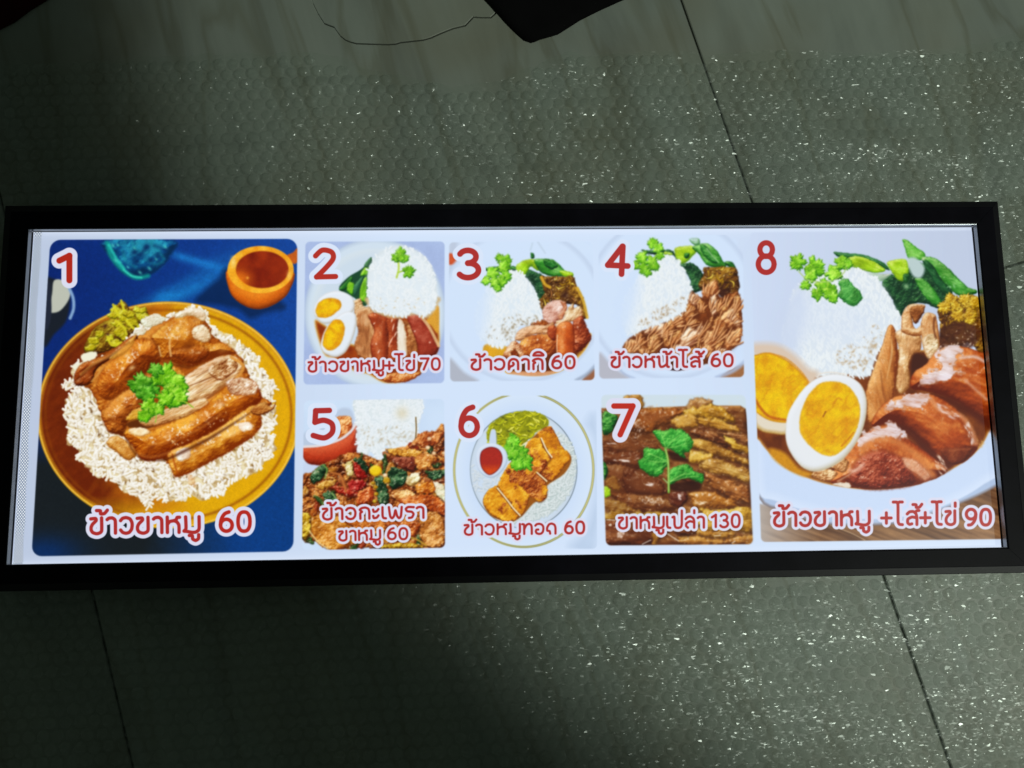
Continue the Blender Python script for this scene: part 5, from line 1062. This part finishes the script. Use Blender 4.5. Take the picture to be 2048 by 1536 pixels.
def m_plain(name, col, rough=.6, spec=.5, metal=0, bump=None, mott=0.0, mscale=40):
    m, nt, out = nodemat(name); L = nt.links.new
    b = N(nt, "ShaderNodeBsdfPrincipled", Roughness=rough, Metallic=metal); b.inputs["Specular IOR Level"].default_value = spec
    tc = N(nt, "ShaderNodeTexCoord"); n = N(nt, "ShaderNodeTexNoise", Scale=mscale, Detail=4.0); L(tc.outputs["Object"], n.inputs["Vector"])
    r = ramp(nt, [(.3, tuple(c*(1-mott) for c in col)), (.7, tuple(c*(1+mott) for c in col))]); L(n.outputs[0], r.inputs[0]); L(r.outputs[0], b.inputs["Base Color"])
    if bump:
        n2 = N(nt, "ShaderNodeTexNoise", Scale=bump[1], Detail=3.0); L(tc.outputs["Object"], n2.inputs["Vector"])
        bp = N(nt, "ShaderNodeBump", Strength=bump[0], Distance=bump[2]); L(n2.outputs[0], bp.inputs["Height"]); L(bp.outputs[0], b.inputs["Normal"])
    L(b.outputs[0], out.inputs[0]); return m
def m_film(name, fac, rough, bs, scale, dist, diff=.05, facet=700, tilt=(.9, 1.3, 0)):
    m, nt, out = nodemat(name); L = nt.links.new
    tc = N(nt, "ShaderNodeTexCoord"); geo = N(nt, "ShaderNodeNewGeometry")
    sq = N(nt, "ShaderNodeMapping"); sq.inputs["Scale"].default_value = (.62, 1.35, 1); sq.inputs["Rotation"].default_value = (0, 0, .06); L(geo.outputs["Position"], sq.inputs[0])
    w = N(nt, "ShaderNodeTexNoise", Scale=scale*.5, Detail=2.0); L(sq.outputs[0], w.inputs["Vector"])
    wa = N(nt, "ShaderNodeVectorMath", op='MULTIPLY_ADD'); L(w.outputs[1], wa.inputs[0]); wa.inputs[1].default_value = (1.6/scale,)*3; L(sq.outputs[0], wa.inputs[2])
    n = N(nt, "ShaderNodeTexVoronoi", feature='DISTANCE_TO_EDGE', Scale=scale); L(wa.outputs[0], n.inputs["Vector"])
    n3 = N(nt, "ShaderNodeTexNoise", Scale=scale*.3, Detail=2.0, Distortion=.6); L(sq.outputs[0], n3.inputs["Vector"])
    ad = N(nt, "ShaderNodeMath", op='MULTIPLY_ADD', _1=1.3); L(n3.outputs[0], ad.inputs[0]); L(n.outputs[0], ad.inputs[2])
    bp = N(nt, "ShaderNodeBump", Strength=bs, Distance=dist); L(ad.outputs[0], bp.inputs["Height"])
    # slack film breaks into small flat facets, each with a tilt of its own
    vf = N(nt, "ShaderNodeTexVoronoi", feature='F1', Scale=facet); L(wa.outputs[0], vf.inputs["Vector"])
    f1 = N(nt, "ShaderNodeVectorMath", op='SUBTRACT'); L(vf.outputs["Color"], f1.inputs[0]); f1.inputs[1].default_value = (.5, .5, .5)
    f2 = N(nt, "ShaderNodeVectorMath", op='MULTIPLY_ADD'); L(f1.outputs[0], f2.inputs[0])
    pn = N(nt, "ShaderNodeTexNoise", Scale=13.0, Detail=3.0); L(sq.outputs[0], pn.inputs["Vector"])      # where the film is slack, where it is taut
    pr = ramp(nt, [(.46, (.40, .40, .40)), (.59, (1.1, 1.1, 1.1))]); L(pn.outputs[0], pr.inputs[0])
    tv = N(nt, "ShaderNodeVectorMath", op='MULTIPLY'); L(pr.outputs[0], tv.inputs[0]); tv.inputs[1].default_value = tilt; L(tv.outputs[0], f2.inputs[1])
    sx = N(nt, "ShaderNodeSeparateColor"); L(vf.outputs["Color"], sx.inputs[0])
    gw = N(nt, "ShaderNodeMath", op='POWER', _1=3.6); L(sx.outputs[2], gw.inputs[0])
    gf = N(nt, "ShaderNodeMath", op='MULTIPLY', _1=fac); L(gw.outputs[0], gf.inputs[0])
    L(geo.outputs["Normal"], f2.inputs[2])
    f3 = N(nt, "ShaderNodeVectorMath", op='NORMALIZE'); L(f2.outputs[0], f3.inputs[0])
    tr = N(nt, "ShaderNodeBsdfTransparent"); tr.inputs[0].default_value = (.99, 1, .99, 1)
    gl = N(nt, "ShaderNodeBsdfGlossy", Roughness=rough); gl.inputs[0].default_value = (.95, 1, .97, 1); L(f3.outputs[0], gl.inputs["Normal"])
    df = N(nt, "ShaderNodeBsdfDiffuse"); df.inputs[0].default_value = (.5, .58, .52, 1); L(bp.outputs[0], df.inputs["Normal"])
    m1 = N(nt, "ShaderNodeMixShader", _0=diff); L(tr.outputs[0], m1.inputs[1]); L(df.outputs[0], m1.inputs[2])
    fr = N(nt, "ShaderNodeFresnel", IOR=1.45); fm = N(nt, "ShaderNodeMath", op='MULTIPLY_ADD', _1=.12); L(fr.outputs[0], fm.inputs[0]); L(gf.outputs[0], fm.inputs[2])
    m2 = N(nt, "ShaderNodeMixShader"); L(fm.outputs[0], m2.inputs[0]); L(m1.outputs[0], m2.inputs[1]); L(gl.outputs[0], m2.inputs[2])
    L(m2.outputs[0], out.inputs[0]); return m
M_TILE = m_tile()
M_GROUT = m_plain("dark_grout", (.055, .062, .05), .9, .2, mott=.3)
M_BLACK = m_plain("black_frame_plastic", (.0062, .0058, .009), .42, .035, bump=(.08, 900, .0004), mott=.3)
M_EDGE = m_plain("black_frame_edge", (.008, .008, .010), .36, .22, bump=(.05, 700, .0004), mott=.3)
M_BLACK2 = m_plain("black_backing", (.004, .004, .006), .6, .3)
M_TRIM = m_plain("grey_inner_trim", (.30, .32, .34), .32, .5, .55, mott=.15, mscale=60)
M_CLOTH = m_plain("black_cloth", (.0028, .0028, .0032), .9, .12, bump=(.5, 1800, .0006), mott=.3)
M_RED = m_plain("dark_red_cloth", (.030, .0025, .0035), .9, .15, bump=(.5, 1500, .0006), mott=.3)
M_FILM = m_film("clear_film", .06, .25, .8, 300, .0012, .04, 640, (.9, 1.2, 0))
M_BUB = m_film("bubble_film", .085, .25, .9, 420, .0013, .10, 760, (1.0, 1.35, 0))

# ================================================================= floor: tiles in grout
TD = Vector((-0.2745, 0.9616, 0)).normalized(); TN = Vector((TD.y, -TD.x, 0))
TO = Vector((0.2389, 0.0505, 0))
g = .0009
floor = link("floor", mesh("floor", [(-4, -4, -.0016), (4, -4, -.0016), (4, 4, -.0016), (-4, 4, -.0016)], [(0, 1, 2, 3)]), M_GROUT)
floor["kind"] = "structure"
def prism(name, P, z0, z1, bev=.0008):
    """a flat slab from an outline (list of xy), its top edge eased"""
    n = len(P); A = sum(P[i][0]*P[(i+1) % n][1]-P[(i+1) % n][0]*P[i][1] for i in range(n))
    if A < 0: P = P[::-1]
    Q = []
    for i in range(n):
        a, b, c = Vector(P[i-1]), Vector(P[i]), Vector(P[(i+1) % n])
        e1 = (b-a).normalized(); e2 = (c-b).normalized()
        n1 = Vector((-e1.y, e1.x)); n2 = Vector((-e2.y, e2.x)); nn = (n1+n2).normalized()
        Q.append(b+nn*bev/max(.5, nn.dot(n1)))
    V = [(p[0], p[1], z0) for p in P]+[(p[0], p[1], z1-bev*.7) for p in P]+[(q[0], q[1], z1) for q in Q]
    F = []
    for k in (0, n):
        F += [(k+i, k+(i+1) % n, k+n+(i+1) % n, k+n+i) for i in range(n)]
    F.append(tuple(range(2*n, 3*n)))
    me = bpy.data.meshes.new(name); me.from_pydata(V, [], F); me.update(); return me
S = .604
tile_me = prism("tile", [(g, g), (S-g, g), (S-g, S-g), (g, S-g)], -.0015, 0.0)
tile_rot = math.atan2(-TD.x, TD.y)
CRACK = [(612, -60), (619, -20), (625, 4), (635, 25), (648, 45), (658, 49), (667, 52), (680, 70), (690, 78), (700, 82), (712, 85), (740, 86), (775, 87), (790, 86), (800, 83), (845, 78), (860, 74), (880, 65), (905, 55), (930, 49), (946, 32), (962, 33), (981, 33), (990, 25), (1010, 5), (1050, -30), (1100, -90), (1180, -160)]
for i in range(-3, 4):
    for j in range(-3, 4):
        if abs(i) == 3 or abs(j) == 3:
            if abs(i)+abs(j) > 4: continue
        o = TO + TN*(S*i) + TD*(S*j)
        if (i, j) == (-1, 0):
            # this tile is broken: a piece has cracked off along its far edge
            def loc(px, py):
                w = ground_pt(px, py)-o; return (w.dot(TN), w.dot(TD))
            cr = [loc(*p) for p in CRACK]
            cr = [c for c in cr if c[1] < S-g-.004]
            top = S-g
            far0, far1 = (cr[0][0]-.012, top), (cr[-1][0]+.02, top)
            frag = [far0]+cr+[far1]
            gap = .0013
            rest = [(g, g), (S-g, g), (S-g, top), (far1[0]+gap, top)]+[(c[0], c[1]-gap*1.2) for c in cr[::-1]]+[(far0[0]-gap, top), (g, top)]
            for nm, P, lbl in (("tile", rest, "tile with a broken corner"), ("tile_fragment", frag, "broken off piece of tile")):
                t = link(nm, prism(nm, P, -.0015, 0.0 if nm == "tile" else -.0004, .0005), M_TILE, floor, o); t.rotation_euler = (0, 0, tile_rot); t["label"] = lbl
        else:
            t = link("tile", tile_me, M_TILE, floor, o); t.rotation_euler = (0, 0, tile_rot)

# ================================================================= bubble wrap laid under the lightbox
random.seed(4)
edge_px = [(-260, 120), (-100, 118), (0, 122), (120, 128), (240, 120), (380, 112), (480, 108), (560, 110), (590, 101), (640, 108), (690, 118), (740, 142), (800, 150), (860, 165), (900, 176), (960, 168), (1010, 160), (1050, 140), (1090, 122), (1130, 106), (1180, 112), (1250, 108), (1330, 104), (1420, 112), (1470, 108), (1540, 102), (1640, 104), (1720, 108), (1840, 104), (1900, 100), (1950, 92), (2010, 74), (2060, 62), (2200, 40), (2400, 30)]
EDGE = [ground_pt(*p) for p in edge_px]
def edge_y(x):
    return edge_y0(x)+.0035*noise.noise(Vector((x*60, 0, 0)))+.002*noise.noise(Vector((x*240, 3, 0)))
def edge_y0(x):
    for a, b in zip(EDGE, EDGE[1:]):
        if a.x <= x <= b.x:
            t = (x-a.x)/(b.x-a.x); return a.y+(b.y-a.y)*t
    return EDGE[0].y if x < EDGE[0].x else EDGE[-1].y
BX, BY = .3995, .1500            # half size of the box
RIDGES = [(ground_pt(*a), ground_pt(*b), w_, m_) for a, b, w_, m_ in (
    ((1280, 268), (1960, 300), .011, .0036), ((1500, 352), (1780, 346), .003, .003), ((1880, 300), (2080, 395), .006, .004), ((620, 170), (900, 215), .006, .003), ((1000, 205), (1260, 235), .007, .003),
    ((960, 1330), (1330, 1245), .011, .0030), ((1010, 1340), (1320, 1320), .003, .0025), ((1000, 1398), (1300, 1380), .002, .0018), ((1240, 1432), (1800, 1390), .003, .0018), ((1500, 1250), (1900, 1290), .010, .003), ((1400, 1500), (2000, 1470), .008, .003), ((300, 310), (520, 300), .006, .003), ((880, 345), (1180, 352), .006, .003))]
def relief(x, y):
    """gentle waves and creases of the loose wrap"""
    h = .0012*(noise.noise(Vector((x*9, y*14, 1)))+.6)
    h += .0009*max(0, noise.noise(Vector((x*4+3, y*46, 5))))*1.5
    for (a, b, wd, am) in RIDGES:
        t = ((x-a.x)*(b.x-a.x)+(y-a.y)*(b.y-a.y))/((b.x-a.x)**2+(b.y-a.y)**2)
        if -.1 < t < 1.1:
            q = a+(b-a)*t; e = math.hypot(x-q.x, y-q.y)
            h += am*math.exp(-(e/wd)**2)*min(1, max(0, min(t+.1, 1.1-t)*6))*(.7+.8*noise.noise(Vector((x*40, y*40, 8))))
    d = max(abs(x)-BX, abs(y)-BY, 0)
    return max(0.0, h)*min(1, .25+d/.03)
wrap = link("bubble_wrap", None)
tag(wrap, "clear crinkled bubble wrap sheet spread on the tiles beneath the lit menu sign", "bubble wrap")
X0, X1, Y0 = -.62, .62, -.46
nx, ny = 190, 130
V = []; F = []
for j in range(ny+1):
    for i in range(nx+1):
        x = X0+(X1-X0)*i/nx; y = Y0+(edge_y(x)-Y0)*j/ny
        inside = abs(x) < BX-.004 and abs(y) < BY-.004
        V.append((x, y, .0008+relief(x, y)*(0 if inside else 1)))
for j in range(ny):
    for i in range(nx):
        a = j*(nx+1)+i; F.append((a, a+1, a+nx+2, a+nx+1))
link("film", mesh("film", V, F, True), M_FILM, wrap)

def bubble_shape(seed):
    """one air bubble: short round wall and a slack, dimpled top"""
    R = random.Random(seed); seg = 14; V = []; F = []
    r = .0048
    prof = [(1.06, 0.0), (1.0, .0011), (.90, .0018), (.70, .0024), (.45, .0027), (.2, .0028)]
    ox, oy = R.uniform(-50, 50), R.uniform(-50, 50); dent = R.uniform(.0002, .0011)
    for (k, z) in prof:
        for s in range(seg):
            a = 2*math.pi*s/seg
            rr = r*k*(1+.13*noise.noise(Vector((math.cos(a)*1.5+ox, math.sin(a)*1.5+oy, 0))))
            x, y = rr*math.cos(a), rr*math.sin(a)
            zz = z
            if z > .001: zz += dent*(noise.noise(Vector((x*420+ox, y*420+oy, 1)))*.9)*(1.1-k*.4)
            V.append((x, y, zz))
    V.append((0, 0, .0028+dent*noise.noise(Vector((ox, oy, 1)))))
    for q in range(len(prof)-1):
        for s in range(seg):
            a, b = q*seg+s, q*seg+(s+1) % seg; F.append((a, b, b+seg, a+seg))
    q = (len(prof)-1)*seg
    for s in range(seg): F.append((q+s, q+(s+1) % seg, q+seg))
    return V, F
SHAPES = [bubble_shape(s) for s in range(14)]
BME = []
for k, (v, f) in enumerate(SHAPES):
    me = mesh("bubble", v, f, True); me.materials.append(M_BUB); BME.append(me)
spots = []
pitch = .0109; ca, sa = math.cos(math.radians(2.2)), math.sin(math.radians(2.2))
for j in range(-60, 61):
    for i in range(-64, 65):
        u = (i+.5*(j & 1))*pitch; v = j*pitch*.872
        x = u*ca-v*sa; y = u*sa+v*ca+.0007*math.sin(u*30)
        if x < X0+.006 or x > X1-.006 or y < Y0+.006 or y > edge_y(x)-.0055: continue
        if abs(x) < BX+.0045 and abs(y) < BY+.0045: continue
        # only what a viewer near the lens could see
        spots.append((x, y))
spots.sort(key=lambda p: (p[0]-CAM_LOC.x)**2+(p[1]-CAM_LOC.y)**2)
big_V = []; big_F = []
for n, (x, y) in enumerate(spots):
    k = random.randrange(len(SHAPES)); a = random.uniform(0, 6.28); s = random.uniform(.86, 1.06); zs = random.choice((random.uniform(.12, .4), random.uniform(.4, .95), random.uniform(.5, 1.0)))
    x += random.gauss(0, .00035); y += random.gauss(0, .00035)
    z = .0009+relief(x, y)
    e = .0018; gx = (relief(x+e, y)-relief(x-e, y))/(2*e); gy = (relief(x, y+e)-relief(x, y-e))/(2*e)
    tx, ty = random.uniform(-.08, .08)+gy, random.uniform(-.08, .08)-gx
    if n < 300:
        o = bpy.data.objects.new("bubble", BME[k]); COL.objects.link(o); o.parent = wrap
        o.location = (x, y, z); o.rotation_euler = (tx, ty, a); o.scale = (s, s, zs)
    else:
        b = len(big_V); c, d = math.cos(a)*s, math.sin(a)*s
        for (vx, vy, vz) in SHAPES[k][0]:
            px, py = vx*c-vy*d, vx*d+vy*c
            big_V.append((x+px, y+py, z+vz*zs-px*ty+py*tx))
        big_F += [tuple(b+q for q in f) for f in SHAPES[k][1]]
me = mesh("bubbles", big_V, big_F, True); rest_o = link("bubbles", me, M_BUB, wrap); rest_o["kind"] = "stuff"

# ================================================================= the lit menu sign
print_img = bpy.data.images.new("menu_print", TW, TH, alpha=False)
print_img.colorspace_settings.name = 'sRGB'
print_img.pixels.foreach_set(sheet_pixels()); print_img.update(); print_img.pack()
def m_print():
    m, nt, out = nodemat("backlit_print"); L = nt.links.new
    im = N(nt, "ShaderNodeTexImage"); im.image = print_img; im.extension = 'EXTEND'; im.interpolation = 'Linear'
    b = N(nt, "ShaderNodeBsdfPrincipled", Roughness=.3); b.inputs["Specular IOR Level"].default_value = .1
    b.inputs["Base Color"].default_value = (.02, .02, .022, 1)
    L(im.outputs[0], b.inputs["Emission Color"]); b.inputs["Emission Strength"].default_value = 1.0
    L(b.outputs[0], out.inputs[0]); return m
M_PRINT = m_print()
sign = link("menu_lightbox", None)
tag(sign, "slim black framed lightbox glowing with a menu of eight numbered rice dishes", "lightbox")
def plane_poly(name, P, z, parent, label=None):
    me = mesh(name, [(x, y, z) for x, y in P], [tuple(range(len(P)))])
    uv = me.uv_layers.new(name="UVMap")
    for l in me.loops:
        x, y = P[l.vertex_index]; uv.data[l.index].uv = ((x+SHX)/(2*SHX), (y+SHY)/(2*SHY))
    o = link(name, me, M_PRINT, parent)
    if me.polygons[0].normal.z < 0: me.flip_normals()
    if label: o["label"] = label
    return o
sheet = plane_poly("menu_sheet", [(-SHX, -SHY), (SHX, -SHY), (SHX, SHY), (-SHX, SHY)], PANEL_Z, sign)
def to_plane(px, py):
    w = ground_pt(px, py, PANEL_Z); return (max(-SHX+.0002, min(SHX-.0002, w.x)), max(-SHY+.0002, min(SHY-.0002, w.y)))
for nm, C, r, lbl in (("menu_picture", CARD_Q[1], 21, "large picture of dish 1, braised pork leg on rice on a yellow plate, blue cloth"),
                      ("menu_picture", CARD_Q[2], 9, "picture of dish 2, pork leg rice with two egg halves"),
                      ("menu_picture", CARD_Q[3], 9, "picture of dish 3, rice mound with pork trotter pieces"),
                      ("menu_picture", CARD_Q[4], 9, "picture of dish 4, rice mound with curled intestine pieces"),
                      ("menu_picture", CARD_Q[5], 10, "picture of dish 5, basil stir fry with red sauce dish"),
                      ("menu_picture", CARD_Q[6], 9, "picture of dish 6, fried pork on a gold rimmed plate"),
                      ("menu_picture", CARD_Q[7], 10, "picture of dish 7, plain braised pork with coriander sprig"),
                      ("menu_picture", CARD_Q[8], 9, "large picture of dish 8, pork leg, intestines and eggs on a white plate")):
    plane_poly(nm, [to_plane(*p) for p in rquad(C, r)], PANEL_Z+.0002, sheet, lbl)
plane_poly("light_guide_strip", [to_plane(64.5, 440), to_plane(86, 440), to_plane(50, 1150), to_plane(22, 1150)], PANEL_Z+.0001, sheet, "dotted bright strip of the light guide showing left of the print")

# frame: four mitred rails, each with a thin grey inner trim
IX, IY = .3803, .1298; TOP = .0340; FW = .0192
prof = [(0.0, .019), (0.0, TOP-.0006), (.0004, TOP-.0001), (.0009, TOP), (FW-.0058, TOP), (FW-.0052, TOP-.0001), (FW-.0004, TOP-.0009), (FW, TOP-.0013), (FW, .0046), (FW-.003, .0046)]
def rail(name, prof, side, mat, parent, lbl=None, gap=.00012):
    V = []; F = []; n = len(prof)
    for e in (-1, 1):
        for (u, z) in prof:
            if side in 'tb':
                s = 1 if side == 't' else -1; V.append((e*(IX+u-gap), s*(IY+u), z))
            else:
                s = 1 if side == 'r' else -1; V.append((s*(IX+u), e*(IY+u-gap), z))
    for i in range(n-1): F.append((i, i+1, n+i+1, n+i))
    me = mesh(name, V, F); bm = bmesh.new(); bm.from_mesh(me); bmesh.ops.recalc_face_normals(bm, faces=bm.faces)
    bm.to_mesh(me); bm.free()
    ref = me.polygons[3 if n > 5 else 0]
    want = Vector((0, 0, 1)) if n > 5 else Vector((0, -1, 0)) if side == 't' else Vector((0, 1, 0)) if side == 'b' else Vector((-1, 0, 0)) if side == 'r' else Vector((1, 0, 0))
    if ref.normal.dot(want) < 0: me.flip_normals()
    if n > 5:
        me.materials.append(mat); me.materials.append(M_EDGE)
        for i in (5,): me.polygons[i].material_index = 1
    o = link(name, me, mat, parent)
    if lbl: o["label"] = lbl
    return o
for sd, l in (('t', "far long rail"), ('b', "near long rail"), ('l', "left short rail"), ('r', "right short rail")):
    ro = rail("frame_rail", prof, sd, M_BLACK, sign)
    rail("inner_trim", [(-.0003, PANEL_Z+.0034), (-.0003, TOP-.0011), (.0003, TOP-.0009)], sd, M_TRIM, ro)
bx, by = IX+FW-.002, IY+FW-.002
link("back_panel", mesh("back_panel", [(sx*bx, sy*by, z) for z in (.0042, .012) for sx, sy in ((-1, -1), (1, -1), (1, 1), (-1, 1))],
     [(3, 2, 1, 0), (4, 5, 6, 7), (0, 1, 5, 4), (1, 2, 6, 5), (2, 3, 7, 6), (3, 0, 4, 7)]), M_BLACK2, sign)

# ================================================================= cloths lying at the far side
def cloth(name, P, mat, label, cat, seed, thick=.004, n=60):
    """a piece of fabric from its outline: gridded, gently folded, hem turned down to the floor"""
    P = [Vector((p[0], p[1])) for p in P]
    x0, x1 = min(p.x for p in P), max(p.x for p in P); y0, y1 = min(p.y for p in P), max(p.y for p in P)
    st = .004
    A = np.array([(p.x, p.y) for p in P], np.float32)
    xs = np.arange(x0-.01, x1+.01, st, dtype=np.float32); ys = np.arange(y0-.01, y1+.01, st, dtype=np.float32)
    X, Y = np.meshgrid(xs, ys)
    D = sdist(A, X, Y)
    idx = {}; V = []; F = []
    def vid(i, j):
        if (i, j) in idx: return idx[(i, j)]
        x, y, d = float(X[j, i]), float(Y[j, i]), float(D[j, i])
        if d < 0:       # pull outside corners back on to the outline
            best = None
            for a, b in zip(P, P[1:]+P[:1]):
                t = max(0, min(1, (Vector((x, y))-a).dot(b-a)/(b-a).length_squared)); q = a+(b-a)*t
                e = (q-Vector((x, y))).length
                if best is None or e < best[0]: best = (e, q)
            x, y = best[1]; d = 0
        k = min(1, d/.006)
        h = .0012+thick*math.sqrt(max(0, 1-(1-k)**2))+ .006*max(0, noise.noise(Vector((x*16+seed, y*11, seed))))*min(1, d/.03)
        idx[(i, j)] = len(V); V.append((x, y, h)); return idx[(i, j)]
    for j in range(len(ys)-1):
        for i in range(len(xs)-1):
            if (D[j:j+2, i:i+2] > 0).any(): F.append((vid(i, j), vid(i+1, j), vid(i+1, j+1), vid(i, j+1)))
    rim = len(V)
    me = mesh(name, V, F, True); o = link(name, me, mat)
    bm = bmesh.new(); bm.from_mesh(me); ed = [e for e in bm.edges if e.is_boundary]
    r = bmesh.ops.extrude_edge_only(bm, edges=ed)
    for v in r['geom']:
        if isinstance(v, bmesh.types.BMVert): v.co.z = .0006
    bmesh.ops.recalc_face_normals(bm, faces=bm.faces); bm.to_mesh(me); bm.free()
    me.polygons.foreach_set("use_smooth", [True]*len(me.polygons))
    tag(o, label, cat); return o
bp_ = [(962, -8), (985, 17), (1012, 48), (1030, 66), (1048, 82), (1062, 87), (1070, 85), (1078, 81), (1100, 75), (1116, 70), (1135, 58), (1160, 42), (1200, 22), (1240, 4), (1290, -16), (1400, -60), (1480, -120), (1380, -230), (1100, -260), (900, -200), (900, -90)]
cloth("black_cloth", [ground_pt(*p) for p in bp_], M_CLOTH, "black cloth with its pointed corner reaching in over the cracked tile", "cloth", 3)
rp_ = [(-260, 130), (-120, 108), (0, 61), (30, 46), (62, 22), (98, 0), (170, -50), (220, -160), (60, -260), (-200, -200)]
cloth("red_cloth", [ground_pt(*p) for p in rp_], M_RED, "dark red cloth just showing in the dim corner of the floor", "cloth", 9)
